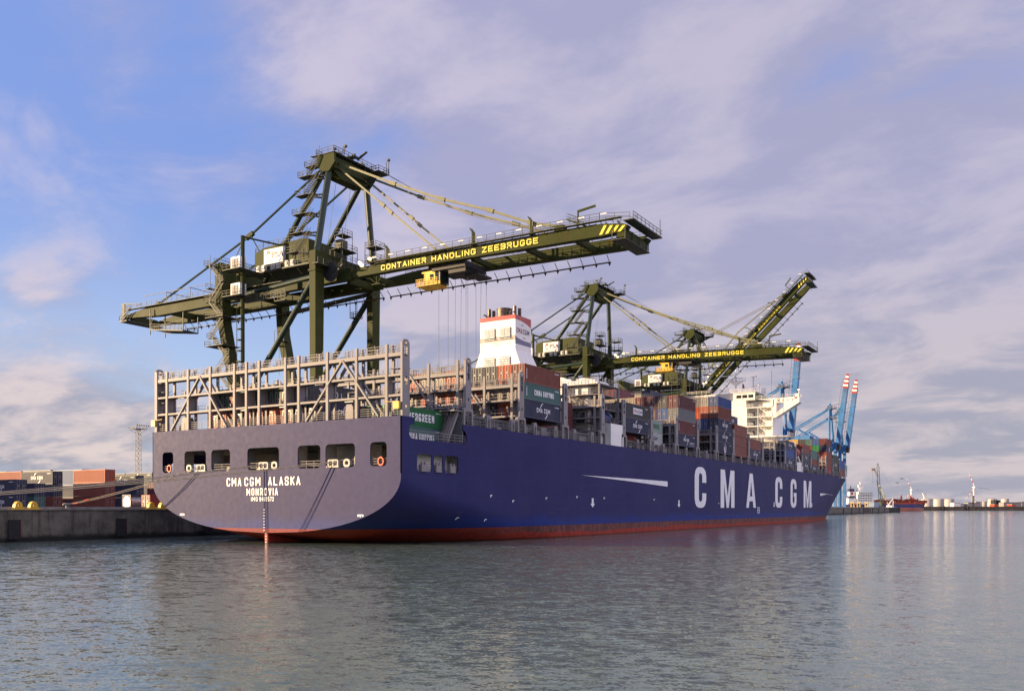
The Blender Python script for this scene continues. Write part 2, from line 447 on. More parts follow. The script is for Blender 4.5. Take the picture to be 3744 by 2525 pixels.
def arc(mb, c, u, v, r, a0, a1, w, n=10):
    """a tapering swash in the plane u, v"""
    c = Vector(c); u = Vector(u); v = Vector(v); vs = []
    for i in range(n+1):
        k = i/n; a = a0+(a1-a0)*k; ww = w*sin(pi*min(1, .15+k*.85))*.5+.01
        d = u*cos(a)+v*sin(a); vs += [c+d*(r-ww), c+d*(r+ww)]
    mb.add(vs, [(2*i, 2*i+1, 2*i+3, 2*i+2) for i in range(n)]); return mb

# stencil-like block letters made of straight strokes
SF = {
 'A':[[(0,0),(.5,1),(1,0)],[(.2,.3),(.8,.3)]],
 'B':[[(0,0),(0,1),(.8,1),(1,.85),(1,.65),(.8,.5),(0,.5)],[(.8,.5),(1,.35),(1,.15),(.8,0),(0,0)]],
 'C':[[(1,.78),(.8,1),(.2,1),(0,.8),(0,.2),(.2,0),(.8,0),(1,.22)]],
 'D':[[(0,0),(0,1),(.7,1),(1,.75),(1,.25),(.7,0),(0,0)]],
 'E':[[(1,1),(0,1),(0,0),(1,0)],[(0,.5),(.85,.5)]],
 'G':[[(1,.82),(.8,1),(.2,1),(0,.8),(0,.2),(.2,0),(.8,0),(1,.18),(1,.42),(.6,.42)]],
 'H':[[(0,0),(0,1)],[(1,0),(1,1)],[(0,.5),(1,.5)]],
 'I':[[(.5,0),(.5,1)]],
 'K':[[(0,0),(0,1)],[(1,1),(.05,.45)],[(.35,.62),(1,0)]],
 'L':[[(0,1),(0,0),(1,0)]],
 'M':[[(0,0),(0,1),(.5,.35),(1,1),(1,0)]],
 'N':[[(0,0),(0,1),(1,0),(1,1)]],
 'O':[[(.2,0),(0,.2),(0,.8),(.2,1),(.8,1),(1,.8),(1,.2),(.8,0),(.2,0)]],
 'P':[[(0,0),(0,1),(.8,1),(1,.85),(1,.6),(.8,.45),(0,.45)]],
 'R':[[(0,0),(0,1),(.8,1),(1,.85),(1,.62),(.8,.48),(0,.48)],[(.55,.48),(1,0)]],
 'S':[[(1,.76),(1,.85),(.8,1),(.2,1),(0,.85),(0,.68),(.2,.54),(.8,.46),(1,.32),(1,.15),(.8,0),(.2,0),(0,.15),(0,.24)]],
 'T':[[(0,1),(1,1)],[(.5,1),(.5,0)]],
 'U':[[(0,1),(0,.2),(.2,0),(.8,0),(1,.2),(1,1)]],
 'V':[[(0,1),(.5,0),(1,1)]],
 'Y':[[(0,1),(.5,.5),(1,1)],[(.5,.5),(.5,0)]],
 'Z':[[(0,1),(1,1),(0,0),(1,0)]],
 '2':[[(0,.8),(.2,1),(.8,1),(1,.8),(1,.6),(0,.1),(0,0),(1,0)]],
 '4':[[(.75,0),(.75,1),(0,.35),(1,.35)]],
 '5':[[(1,1),(0,1),(0,.55),(.8,.55),(1,.4),(1,.15),(.8,0),(0,0)]],
 '6':[[(1,.85),(.8,1),(.2,1),(0,.8),(0,.2),(.2,0),(.8,0),(1,.2),(1,.4),(.8,.55),(0,.5)]],
 '7':[[(0,1),(1,1),(.35,0)]],
 '9':[[(0,.15),(.2,0),(.8,0),(1,.2),(1,.8),(.8,1),(.2,1),(0,.8),(0,.6),(.2,.45),(1,.5)]],
}
def strokes(mb, body, o, u, v, w=.2, gap=.42, lw=.62):
    """block lettering filling the parallelogram o, u (whole width), v (height); w: stroke as part of the height"""
    o = Vector(o); u = Vector(u); v = Vector(v); H = v.length; n = u.cross(v).normalized()
    uu = u.normalized(); vv = v.normalized(); W = u.length
    units = [(.45 if ch == ' ' else (.25 if ch == 'I' else (1.25 if ch == 'M' else 1.0))) for ch in body]
    wgap = gap; tot = sum(units)+wgap*(len(body)-1); s = W/tot; th = min(w*H, s*.5*1.0)
    th = w*H if w*H < s*.42 else s*.42
    x = 0; k = 0
    for ch, un in zip(body, units):
        if ch in SF:
            cw = un*s-th; ch_ = H-th
            for pl in SF[ch]:
                for a, b in zip(pl[:-1], pl[1:]):
                    A = Vector((x*s+th/2+a[0]*cw, th/2+a[1]*ch_)); B = Vector((x*s+th/2+b[0]*cw, th/2+b[1]*ch_))
                    d = (B-A); d = d.normalized() if d.length > 1e-6 else Vector((1,0)); p = Vector((-d.y, d.x))*th/2; e = d*th*.42
                    q = [A-e+p, A-e-p, B+e-p, B+e+p]; off = n*(.004+.003*(k % 5)); k += 1
                    mb.add([o+uu*c.x+vv*c.y+off for c in q], [(0,1,2,3)])
        x += un+wgap
    return mb
# ================================================================ WATER, GROUND, QUAY
w = MB(); n = 96
w.add([(0,0,0)]+[(30000*cos(2*pi*i/n), 30000*sin(2*pi*i/n), 0) for i in range(n)], [(0, i+1, (i+1) % n+1) for i in range(n)])
structure('harbour_water', w, M['water'])

QY = 33.0; QZ = 4.35
g = MB(); g.box(-420, 826, QY+1.2, 900, -6, QZ); structure('terminal_ground', g, M['asphalt'])
q = MB()
def q_fn(u, v, ww): return (u, QY+ww, v)
hole = [(5.0+.5*cos(a*pi/8), 2.25+.55*sin(a*pi/8)) for a in range(16)]
q.plate([(-420,-6),(826,-6),(826,QZ+.05),(-420,QZ+.05)], [hole], q_fn, 1.195)
structure('quay_wall', q, M['quaywall'])
c = MB(); c.box(-420, 826.1, QY-.12, QY+1.25, QZ+.055, QZ+.22); o = c.build('quay_coping', M['concrete']); o['kind'] = 'structure'
pp = MB(); pp.lathe((5.0, QY-.05, 2.25), [(.52,-.12),(.62,-.12),(.62,.02),(.52,.02)], 16, 'y'); o = pp.build('outfall_pipe', M['concrete'])
tag(o, 'round drain outlet in the concrete quay wall left of the stern', 'drain outlet')
# crane rail: a low pale beam along the quay
c = MB(); c.box(-420, 820, 34.9, 35.5, QZ, QZ+.62); c.box(-420, 820, 34.75, 35.65, QZ, QZ+.25)
o = c.build('crane_rail', M['rail']); o['kind'] = 'structure'

def fender(x, label):
    t = thing('quay_fender', label, 'fender', (x, QY, 0), 'black rubber fenders on the quay wall')
    MB().box(-.85,.85,-.75,-.55,.45,3.15).build('fender_panel', M['rubber'], t)
    MB().tube((0,-.56,1.1),(0,0,1.1),.38,10).build('buffer', M['rubber'], t)
    MB().tube((0,-.56,2.5),(0,0,2.5),.38,10).build('buffer', M['rubber'], t)
    MB().box(.86,.9,-.75,-.05,.9,2.9).build('side_plate', M['redpaint'], t)
for x, l in ((-15.8,'black fender panel on the quay wall at the left edge of the picture'),(.9,'black fender panel on the quay wall just left of the ship stern'),
             (17.5,'black fender panel on the quay wall in the shadow behind the stern'),(34,'quay fender hidden behind the ship hull')):
    fender(x, l)
def bumper(x, label):
    m = MB(); prof = [(-.95,0),(-.62,.28),(-.5,.75),(-.28,1.1),(0,1.2),(.28,1.1),(.5,.75),(.62,.28),(.95,0)]
    m.plate(prof, [[(-.12,.5),(.12,.5),(.12,.8),(-.12,.8)]], lambda u, v, ww: (u, ww, v), .7)
    m.box(-1.1,1.1,-.1,.8,0,.08)
    o = m.build('yellow_rail_stop', M['yellow']); o.location = (x, 34.0, QZ+.2)
    tag(o, label, 'rail stop', 'yellow stops on the quay edge')
bumper(-14.2,'yellow bell shaped stop on the quay edge, leftmost of four')
bumper(-12.0,'yellow bell shaped stop on the quay edge, second from the left')
bumper(7.6,'yellow bell shaped stop on the quay edge in front of the tank container')
bumper(9.8,'yellow bell shaped stop on the quay edge touching the stern outline')
b = MB(); b.lathe((0,0,0),[(.42,0),(.36,.1),(.30,.45),(.34,.6),(.62,.68),(.66,.85),(.5,.95)],16)
b.box(-.75,.75,-.1,.1,.62,.85)
o = b.build('mooring_bollard', M['rail']); o.location = (-7.0, 33.9, QZ+.21)
tag(o, 'grey mooring bollard on the quay edge holding the lowest stern lines', 'bollard')

# ================================================================ THE SHIP
ship = thing('container_ship', 'huge dark blue container ship moored along the quay seen from its stern', 'ship', (0,0,0))
HB = 23.6; DZ = 16.05
def stemX(z): return 343+29*(max(0, z)/17.2)**1.1 if z > 0 else 343+z*.6
def hb(x, z):
    """half breadth of the hull"""
    # stern: the flat overhang deepens into the full section
    zf = 9.0-9.0*min(1, x/46.0)**.8 if x < 46 else -6
    zb = 1.42-min(1, x/60.0)*12
    if x < 60: zf = max(zf, zb+4)
    v = HB
    if z < zf:
        k = (zf-z)/(zf-zb)
        v = 0.0 if k >= 1 else HB*(1-k**2.2)**(1/2.2)
    if x > 185:
        zz = min(max(z, -2), 17.5)
        xs = 204+max(0, zz)/17.0*56; xe = stemX(z)
        if x > xs:
            s = min(1, (x-xs)/(xe-xs)); p = 1.5
            v = min(v, HB*(1-s**p))
    return v
def sheer(x): return DZ+(1.35*((x-300)/72)**1.6 if x > 300 else 0)

m = MB()
# lofted shell; port and starboard
xs = [0, .8, 1.8, 3, 5, 7, 9, 11, 14.5, 18, 22, 27, 33, 40, 48, 56, 64]+[64+i*12 for i in range(1, 11)]+[190+i*7.4 for i in range(0, 25)]
rows = []
for s in (-1, 1):
    grid = []
    for i, x in enumerate(xs):
        stern = x <= 14.5
        zb = max(-4.0, 1.42-x/60.0*12 if x < 60 else -4)
        ring = []
        for j in range(19):
            top = 9.05
            k = j/18
            z = zb+(top-zb)*k**1.25 if x < 30 else zb+(top-zb)*k
            x2 = x
            if x > 190: # stretch stations so the last one is the raked stem
                f = (x-190)/(367.6-190); x2 = 190+f*(stemX(z)-190)
            ring.append((x2, s*hb(x2, z), z))
        grid.append(ring)
    o = len(m.v)
    for r in grid: m.v += r
    nr = 19
    for i in range(len(grid)-1):
        for j in range(nr-1):
            a = o+i*nr+j; f = (a, a+nr, a+nr+1, a+1); m.f.append(f if s < 0 else f[::-1])
    rows.append(grid)
# transom below the mooring deck, joined to the two first rings
left = [p for p in rows[1][0]]; right = [p for p in rows[0][0]]
# shell above z = 9.05, forward of the stern openings
for s in (-1, 1):
    grid = []
    for x in [14.5]+[xx for xx in xs if xx > 14.5]:
        ring = []
        for j in range(9):
            k = j/8
            zt = sheer(x)
            if x > 190:
                f = (x-190)/(367.6-190); zt = sheer(190+f*(stemX(16.5)-190))
            z = 9.05+(zt-9.05)*k; x2 = x
            if x > 190: x2 = 190+f*(stemX(z)-190)
            ring.append((x2, s*hb(x2, z), z))
        grid.append(ring)
    o = len(m.v)
    for r in grid: m.v += r
    for i in range(len(grid)-1):
        for j in range(8):
            a = o+i*9+j; f = (a, a+9, a+10, a+1); m.f.append(f if s < 0 else f[::-1])
hull = m.build('hull', M['hull'], ship, smooth=False, fix=False)
for p in hull.data.polygons: p.use_smooth = True

def rrect(a, b, c, d, r, n=5):
    """rounded rectangle a..b by c..d"""
    pts = []
    for cx, cy, a0 in ((b-r, d-r, 0), (a+r, d-r, pi/2), (a+r, c+r, pi), (b-r, c+r, 3*pi/2)):
        for i in range(n+1):
            t = a0+pi/2*i/n; pts.append((cx+r*cos(t), cy+r*sin(t)))
    return pts
TW = [(18.9,21.35),(11.75,16.4),(6.75,10.62),(-2.8,3.28),(-10.3,-6.25),(-16.2,-11.2),(-21.35,-18.7)]
m = MB()
low = [(p[1], p[2]) for p in right]          # starboard bottom curve, centre to side
out = [(y, z) for y, z in low]+[(-HB, 9.3), (-HB, 16.1), (HB, 16.1), (HB, 9.3)]+[(-y, z) for y, z in reversed(low)][:-1]
holes = [rrect(a, b, 9.98, 13.0, .55) for a, b in TW]
m.plate(out, holes, lambda u, v, ww: (ww, u, v), .12)
m.build('transom', M['hull'], ship)
for s in (-1, 1):
    m = MB()
    out = [(.0,9.05),(14.5,9.05),(14.5,16.05),(13.3,16.05),(13.3,15.3),(13.9,15.05),(14.2,14.5),(14.1,13.8),(13.6,13.45),(2.6,13.4),(2.0,13.5),(1.65,13.9),(1.6,14.7),(1.8,15.1),(2.63,15.2),(2.63,16.1),(0,16.1)]
    ops = [rrect(3.2,6.25,9.4,11.65,.45), rrect(6.75,8.65,9.4,11.65,.45), rrect(9.15,12.2,9.4,11.65,.45)]
    m.plate(out, ops, lambda u, v, ww: (u, s*(HB-ww), v), .12)
    m.build('quarter_plating', M['hull'], ship)
# decks and mooring space inside
m = MB(); m.box(2.9, 12.6, -21.5, -21.35, 9.4, 12.6); m.build('inner_casing', M['white'], ship)
m = MB()
m.box(.13, 14.4, -23.4, 23.4, 9.2, 9.38); m.build('mooring_deck', M['deck'], ship)
m = MB(); m.box(.13, 15.0, -23.4, 23.4, 13.1, 13.28); m.build('stern_deck', M['deck'], ship)
m = MB(); m.box(12.9, 13.1, -23.4, 23.4, 9.4, 13.1)
for y in (-22.6, -17.4, -10.7, -5.4, 4.6, 11.2, 17.6): m.box(.2, 2.6, y-.06, y+.06, 9.4, 13.1)
for y in (-14, -4.0, 4.0, 14): m.tube((6.5, y, 9.4), (6.5, y, 13.1), .22, 8)
m.box(4.2, 4.4, -9, -17, 9.4, 13.1); m.build('inner_bulkhead', M['fitting'], ship)
m = MB()
xs2 = [14.55]+[30+i*10 for i in range(27)]+[305, 315, 325, 335, 345, 355, 362, 367]
o0 = 0
for x in xs2: h = hb(x, 15.4)-.1; m.v += [(x, -h, 15.2), (x, h, 15.2)]
m.f = [(2*i, 2*i+2, 2*i+3, 2*i+1) for i in range(len(xs2)-1)]
m.build('main_deck', M['deck'], ship, fix=False)
# rudder and centre fin
m = MB(); m.plate([(.35,1.5),(.45,-3),(5.5,-3),(6.5,1.0)], [], lambda u, v, ww: (u, -.32+ww, v), .64); m.build('rudder', M['hull'], ship)
m = MB()
for i in range(12):
    z = .1+i*.4; m.box(-.03 if z > 1.4 else .3, -.01 if z > 1.4 else .33, -.12, .10, z, z+.14)
m.build('draught_marks', M['letter'], ship)
m = MB()
for y in (16.9, -17.1):
    m.box(-.02, -.005, y-.5, y+.5, 3.85, 3.98); m.box(-.02, -.005, y-.1, y+.1, 3.65, 3.85); m.box(-.02, -.005, y+.25, y+.45, 3.7, 3.85); m.box(-.02, -.005, y-.5, y-.3, 3.7, 3.85)
m.build('tug_marks', M['letter'], ship)

# names on the stern
m = MB()
U = (0, -1, 0)
def sterntext(body, yl, yr, z0, z1, bold):
    strokes(m, body, (-.01, yl, z0), (0, yr-yl, 0), (0, 0, z1-z0), .16, .45)
for tx_ in (('CMA',7.42,4.45,7.82,9.0,.06),('CGM',3.85,.72,7.82,9.0,.06),('ALASKA',-.75,-6.75,7.82,9.0,.06),('MONROVIA',3.42,-2.62,6.5,7.5,.055),('IMO',2.55,1.25,5.72,6.32,.04),('9469572',.9,-1.84,5.72,6.32,.04)):
    m = MB(); sterntext(*tx_); m.build('name_lettering', M['letter'], ship, fix=False)

# the big letters on the starboard side follow the plating
def C_poly(): # unit box, broad strokes
    o = [(.98,.36),(.98,.22),(.92,.10),(.80,.03),(.62,0),(.38,0),(.20,.03),(.08,.10),(.02,.22),(.02,.78),(.08,.90),(.20,.97),(.38,1),(.62,1),(.80,.97),(.92,.90),(.98,.78),(.98,.62),(.64,.62),(.64,.76),(.60,.83),(.50,.85),(.40,.83),(.36,.76),(.36,.24),(.40,.17),(.50,.15),(.60,.17),(.64,.24),(.64,.36)]
    return [(x, z) for x, z in o]
def G_poly():
    o = [(.98,.52),(.98,.22),(.92,.10),(.80,.03),(.62,0),(.38,0),(.20,.03),(.08,.10),(.02,.22),(.02,.78),(.08,.90),(.20,.97),(.38,1),(.62,1),(.80,.97),(.92,.90),(.98,.78),(.98,.66),(.66,.66),(.66,.76),(.60,.83),(.50,.85),(.40,.83),(.36,.76),(.36,.24),(.40,.17),(.50,.15),(.60,.17),(.66,.24),(.66,.38),(.53,.38),(.53,.52)]
    return o
def M_poly(): return [(0,0),(.25,0),(.25,.66),(.42,0),(.58,0),(.75,.66),(.75,0),(1,0),(1,1),(.70,1),(.50,.30),(.30,1),(0,1)]
def A_poly(): return [(0,0),(.27,0),(.33,.19),(.67,.19),(.73,0),(1,0),(.66,1),(.34,1)]
A_hole = [(.38,.33),(.62,.33),(.50,.78)]
def on_side(mb, poly, holes, x0, x1, z0, z1):
    loops = [poly]+holes
    # dense outline so it follows the curved plating
    def dens(l):
        out = []
        for i, p in enumerate(l):
            q = l[(i+1) % len(l)]; k = max(1, int(max(abs(p[0]-q[0])*(x1-x0), abs(p[1]-q[1])*(z1-z0))/1.6))
            for j in range(k): out.append((p[0]+(q[0]-p[0])*j/k, p[1]+(q[1]-p[1])*j/k))
        return out
    loops = [dens(l) for l in loops]; flat = [p for l in loops for p in l]
    tris = tessellate_polygon([[Vector((p[0], p[1], 0)) for p in l] for l in loops])
    vs = []
    for p in flat:
        x = x0+(x1-x0)*p[0]; z = z0+(z1-z0)*p[1]; vs.append((x, -(hb(x, z)+.06), z))
    mb.add(vs, tris)
for poly, hs, x0, x1, zt in ((C_poly(),[],103.4,111.4,13.95),(M_poly(),[],121.5,132.3,13.95),(A_poly(),[A_hole],142.2,151.0,13.75),
                             (C_poly(),[],170.1,178.2,13.6),(G_poly(),[],187.4,195.0,13.5),(M_poly(),[],204,214.6,13.4)):
    m = MB(); on_side(m, poly, hs, x0, x1, 4.77, zt); m.build('hull_letter', M['letter'], ship, fix=False)
for pl in ([(48.4,10.3),(70,9.72),(87.4,9.14),(87.4,10.21),(70,10.28)], [(227.6,8.75),(257,9.45),(227.6,9.65)]):
    m = MB(); x0 = min(p[0] for p in pl); x1 = max(p[0] for p in pl); z0 = min(p[1] for p in pl); z1 = max(p[1] for p in pl)
    on_side(m, [((p[0]-x0)/(x1-x0), (p[1]-z0)/(z1-z0)) for p in pl], [], x0, x1, z0, z1); m.build('hull_swoosh', M['letter'], ship, fix=False)
ARW = [(0,.42),(.28,.42),(.28,1),(.72,1),(.72,.42),(1,.42),(.5,0)]
for x, z1 in ((52.6,6.45),(93.9,6.4),(169.1,6.35),(215.3,6.3)):
    m = MB(); on_side(m, ARW, [], x-.85, x+.85, 4.85, z1); m.build('tug_arrow', M['letter'], ship, fix=False)
m = MB()
for x, z in ((20,6.3),(26,5.6),(46.5,6.4),(57,6.3),(80,6.2),(13,3.2),(19,2.9),(36,6.1),(120,5.6)): on_side(m, [(0,0),(.4,0),(.4,.6),(1,.6),(1,1),(0,1)], [], x, x+.5, z, z+.35)
on_side(m, [(0,0),(1,0),(1,1),(0,1)], [[(.2,.1),(.8,.1),(.8,.45),(.2,.45)],[(.2,.55),(.8,.55),(.8,.9),(.2,.9)]], 152.4, 154.4, 3.3, 4.9)
m.build('plimsoll_marks', M['letter'], ship, fix=False)

# mooring fittings in the stern openings
def fairlead(parent, y, w=1.7, x=.0):
    f = MB(); f.plate(rrect(-w/2, w/2, 0, .98, .25, 3), [rrect(-w/2+.2, -.08, .2, .8, .12, 3), rrect(.08, w/2-.2, .2, .8, .12, 3)], lambda u, v, ww: (ww, u, v), .55)
    f.tube((.15,-.35,.3),(.15,-.35,.85),.12,8); f.tube((.15,.35,.3),(.15,.35,.85),.12,8); f.box(-.1, .6, -w/2-.15, w/2+.15, -.05, .12)
    o = f.build('fairlead', M['fitting'], parent); o.location = (x-.15, y, 10.05); return o
def chock(parent, y):
    f = MB(); f.plate(rrect(-.55, .55, 0, 1.05, .4, 4), [rrect(-.3, .3, .3, .78, .2, 4)], lambda u, v, ww: (ww, u, v), .5)
    o = f.build('chock', M['fitting'], parent); o.location = (-.12, y, 10.0)
for y in (12.7, 0.05, -12.6): fairlead(ship, y, 1.8)
for y in (15.3, -2.0, -14.9): chock(ship, y)
for a, b in TW:
    f = MB(); f.rail([(.25, a+.05, 10.0), (.25, b-.05, 10.0)], .95, .055, 1.3, 3); f.build('opening_rail', M['grey'], ship)
def lifebuoy(y):
    f = MB(); r1, r2 = .42, .12; vs = []; N = 16
    for i in range(N):
        a = 2*pi*i/N
        for j in range(6):
            bb = 2*pi*j/6; rr = r1+r2*cos(bb); vs.append((.12+r2*sin(bb), rr*cos(a), rr*sin(a)*1.15))
    f.add(vs, [(i*6+j, ((i+1) % N)*6+j, ((i+1) % N)*6+(j+1) % 6, i*6+(j+1) % 6) for i in range(N) for j in range(6)])
    o = f.build('lifebuoy', M['orange'], ship); o.location = (0, y, 10.6)
lifebuoy(19.9); lifebuoy(-20.35)
for s in (-1,):
    for x in (4.5, 7.6, 10.7):
        f = MB(); f.box(-.6, .6, 0, .5, 0, .9); f.tube((-.35,.2,.9),(-.35,.2,1.25),.16,8); f.tube((.35,.2,.9),(.35,.2,1.25),.16,8)
        o = f.build('roller_fairlead', M['grey'], ship); o.location = (x, s*HB-.2, 9.4)
    f = MB(); f.rail([(3.3, -23.3, 9.4), (12.1, -23.3, 9.4)], 1.0, .05, 1.5, 3); f.build('opening_rail', M['grey'], ship)
    f = MB(); f.rail([(1.7, -23.45, 13.4), (14.0, -23.45, 13.4)], 1.1, .06, 1.2, 3); f.build('slot_rail', M['grey'], ship)
    f = MB(); f.stairs((10.4, -22.7, 13.4), (13.0, -22.7, 17.9), .8, side=Vector((0,1,0))); f.build('stair', M['grey'], ship)
    f = MB(); f.stairs((11.2, -21.7, 13.4), (13.4, -21.7, 17.9), .8, side=Vector((0,1,0))); f.build('stair', M['grey'], ship)
    f = MB(); f.box(11.4, 15, -23.3, -19.8, 13.4, 13.5); f.box(13.4, 15.2, -23.4, -20.4, 17.0, 17.15); f.box(13.4,13.6,-23.4,-20,13.4,17); f.build('stair_landing', M['deck'], ship)
    f = MB(); f.rail([(11.6,-23.3,17.9),(13.3,-23.3,17.9),(16,-23.3,17.9)], 1.1, .06, 1, 3); f.box(11.5, 16, -23.4, -21.2, 17.75, 17.9); f.build('landing_rail', M['grey'], ship)

# ---------------------------------------------------------------- lashing bridges
def pillar(x0, x1, z0, z1, y, t=.5):
    """tall slotted end plate"""
    w = x1-x0; f = MB()
    out = [(x0,z0),(x1,z0),(x1,z1-.4),(x1-.35,z1),(x0+.35,z1),(x0,z1-.4)]
    hs = [rrect(x0+w*.28, x1-w*.28, z1-2.1, z1-.75, .2, 3), rrect(x0+w*.36, x1-w*.36, z1-.55, z1-.25, .1, 2)]
    if z1-z0 > 6: hs += [rrect(x0+w*.3, x1-w*.3, z0+3.9, z0+4.9, .2, 3), rrect(x0+w*.36, x1-w*.36, z0+1.0, z0+1.5, .2, 3)]
    f.plate(out, hs, lambda u, v, ww: (u, y-(t/2)+ww, v), t); return f
def base_frame(x0, x1, z0, z1, y, t=.5):
    f = MB(); w = x1-x0
    f.plate([(x0,z0),(x1,z0),(x1,z1-.2),(x1-.2,z1),(x0+.2,z1),(x0,z1-.2)], [rrect(x0+.35, x1-.35, z0+.25, z1-.4, .35, 3)], lambda u, v, ww: (u, y-t/2+ww, v), t)
    for k in range(4): f.box(x0+.35, x1-.35, y-.05, y+.05, z0+.5+k*.5, z0+.56+k*.5)
    return f
def posts_list(): return [23.06,20.7,15.95,11.2,6.2,3.8,1.3,-3.7,-6.15,-11.25,-16.2,-21.1]
def lashing_bridge(x, z0, ztop, depth=1.45, ylo=-23.35, yhi=23.35, stern=False, ys=None, beams=(18.65,21.15,23.68), detail=True, diags=()):
    br = bpy.data.objects.new('lashing_bridge', None); COL.objects.link(br); br.parent = ship; br.location = (x, 0, 0)
    ys = ys or [y for y in [22.1-4.92*i for i in range(10)] if ylo+.5 < y < yhi-.5]
    for y in ys:
        zt = ztop-.15 if y in (ys[0], ys[-1]) else ztop-.25
        f = MB(); f.box(-.06, .24, y-.19, y+.19, z0+2.0, zt); f.box(-.16, .26, y-.30, y+.1, z0, z0+2.4)
        f.build('post', M['grey'], br)
        f = MB(); f.box(depth-.25, depth+.05, y-.17, y+.17, z0, beams[-1]); f.build('post', M['grey'], br)
        if detail:
            f = MB(); f.box(.25, depth-.26, y-.05, y+.05, beams[0]+.2, beams[1]-.1)
            f.build('web_plate', M['grey'], br)
    for i, zb in enumerate(beams):
        hgt = .45 if i == len(beams)-1 else .26
        f = MB(); f.box(0.02, .2, ylo, yhi, zb-hgt/2, zb+hgt/2); f.build('crossbeam', M['grey'], br)
        f = MB(); f.box(depth-.2, depth-.02, ylo, yhi, zb-hgt/2, zb+hgt/2); f.build('crossbeam', M['grey'], br)
        f = MB(); f.box(.2, depth-.2, ylo+.05, yhi-.05, zb+.02, zb+.1)
        for k in range(int((yhi-ylo)/2.46)):   # brackets under the walkway
            yy = ylo+1.2+k*2.46; f.box(.2, depth-.2, yy-.04, yy+.04, zb-.16, zb+.02)
        f.build('walkway', M['deck'], br)
    for a, b in diags:
        f = MB(); f.beam((.12, a[0], a[1]), (.12, b[0], b[1]), .42, .22); f.beam((depth-.1, a[0], a[1]), (depth-.1, b[0], b[1]), .42, .22); f.build('brace', M['grey'], br)
    f = MB(); zt = beams[-1]+.1
    f.rail([(.08, ylo+.4, zt), (.08, yhi-.4, zt)], 1.05, .055, 1.23, 3); f.rail([(depth-.08, ylo+.4, zt), (depth-.08, yhi-.4, zt)], 1.05, .055, 1.23, 2)
    f.build('walkway_rail', M['grey'], br)
    # stowed lashing rods and turnbuckles leaning in V pairs, posts with pads
    f = MB(); k = 0; y = ylo+1.8; rr = random.Random(int(x*10))
    while y < yhi-1.5:
        f.box(depth/2-.1, depth/2+.1, y-.13, y+.13, zt, zt+.95+rr.random()*.25)
        for s in (-1, 1): f.beam((depth/2, y+s*.16, zt), (depth/2, y+s*.55, zt+1.15+rr.random()*.4), .05)
        y += 2.46
    for zb in beams[:-1]:
        y = ylo+2.2
        while y < yhi-1.5:
            f.box(depth-.3, depth-.15, y-.1, y+.1, zb+.1, zb+.9); y += 2.46*1.0
    f.build('lashing_gear', M['grey'], br)['kind'] = 'stuff'
    if detail:
        f = MB()
        for zb in beams[:-1]: f.rail([(depth-.1 if stern else .05, ylo+.3, zb+.1), (depth-.1 if stern else .05, yhi-.3, zb+.1)], .95, .045, 2.46, 2)
        f.rail([(.1, ylo+.3, z0), (.1, yhi-.3, z0)], 1.1, .05, 1.23, 4); f.build('lower_rail', M['grey'], br)
    return br
# transom bridge
tb = lashing_bridge(.25, 16.1, 25.2, 1.5, stern=True, ys=posts_list(),
      diags=[((13.5,23.7),(19.7,16.2)), ((13.4,23.7),(7.8,16.2)), ((-13.8,23.6),(-7.5,16.2)), ((-13.9,23.6),(-19.8,16.2))])
for y in (23.35, -23.45):
    f = pillar(0, 1.45, 0, 9.45, y, .3); o = f.build('end_pillar', M['grey'], tb); o.location = (0, 0, 16.1)
for y in (22.4, -22.2): # vertical ladders
    f = MB(); f.beam((.5,y-.25,16.1),(.5,y-.25,23.6),.06); f.beam((.5,y+.25,16.1),(.5,y+.25,23.6),.06)
    for k in range(16): f.beam((.5,y-.25,16.4+k*.45),(.5,y+.25,16.4+k*.45),.05)
    for k in range(4): f.box(.3,1.3,y-.7,y+.7,17.2+k*1.6,17.25+k*1.6)
    f.build('ladder', M['grey'], tb)
for y in (23.3, -22.9):
    f = MB(); f.box(-.5, -.15, y-.5, y+.35, 16.95, 17.85); f.beam((-.2,y,17.8),(-.2,y+(1.8 if y < 0 else -1.8),17.95),.05); f.build('yellow_box', M['yellow'], tb)
for y, w in ((16.9,1.3),(-14.9,1.3)):
    f = MB(); f.plate([(y-w/2,16.1),(y+w/2,16.1),(y+w/2,17.0),(y+w/3,18.0),(y-w/3,18.0),(y-w/2,17.6)], [], lambda u, v, ww: (.1+ww, u, v), 1.2); f.build('vent_trunk', M['grey'], tb)
f = MB()
for y in (-2.9, -9.4, -14.6, 4.9, 18): f.box(.4, .6, y-.7, y+.7, 18.35, 18.45); f.box(.4,.6,y-.7,y+.7,20.9,21.0)
f.build('strip_light', M['white'], tb)
# bridges between the bays: x, top, from/to in y, pillar
BR = [(14.0,25.2),(28.2,25.2),(42.2,25.1),(56.3,24.9),(65.3,24.9),(78.7,24.9),(92.3,24.4),(105.4,24.3),(118.6,24.3),(131.4,24.3),(144.4,24.2),(157.4,24.1),(169.9,24.1),(181.3,23.9),(194.2,23.6),(202.2,23.4),(214.0,23.2),(225.5,23),(236.8,23),(247.9,22.5),(259.7,22)]
for i, (x, zt) in enumerate(BR):
    near = i < 7
    dg = [((-13.8,zt-1.6),(-7.5,16.1)), ((-13.9,zt-1.6),(-19.8,16.1))] if i in (0, 1) else []
    dz = zt-25.2
    br = lashing_bridge(x, 15.4, zt-.1, 1.35, ylo=-23.2, yhi=23.2 if i < 2 else 6.0, detail=near,
                        beams=(18.55+dz*.3, 20.95+dz*.6, 23.1+dz), diags=dg)
    f = pillar(0, 1.35, 0, zt-18.3, -23.4, .35); o = f.build('end_pillar', M['grey'], br); o.location = (0, 0, 18.3)
    f = base_frame(-.45, 1.85, 0, 2.75, -23.3, .5); o = f.build('pillar_foot', M['grey'], br); o.location = (0, 0, 15.6)
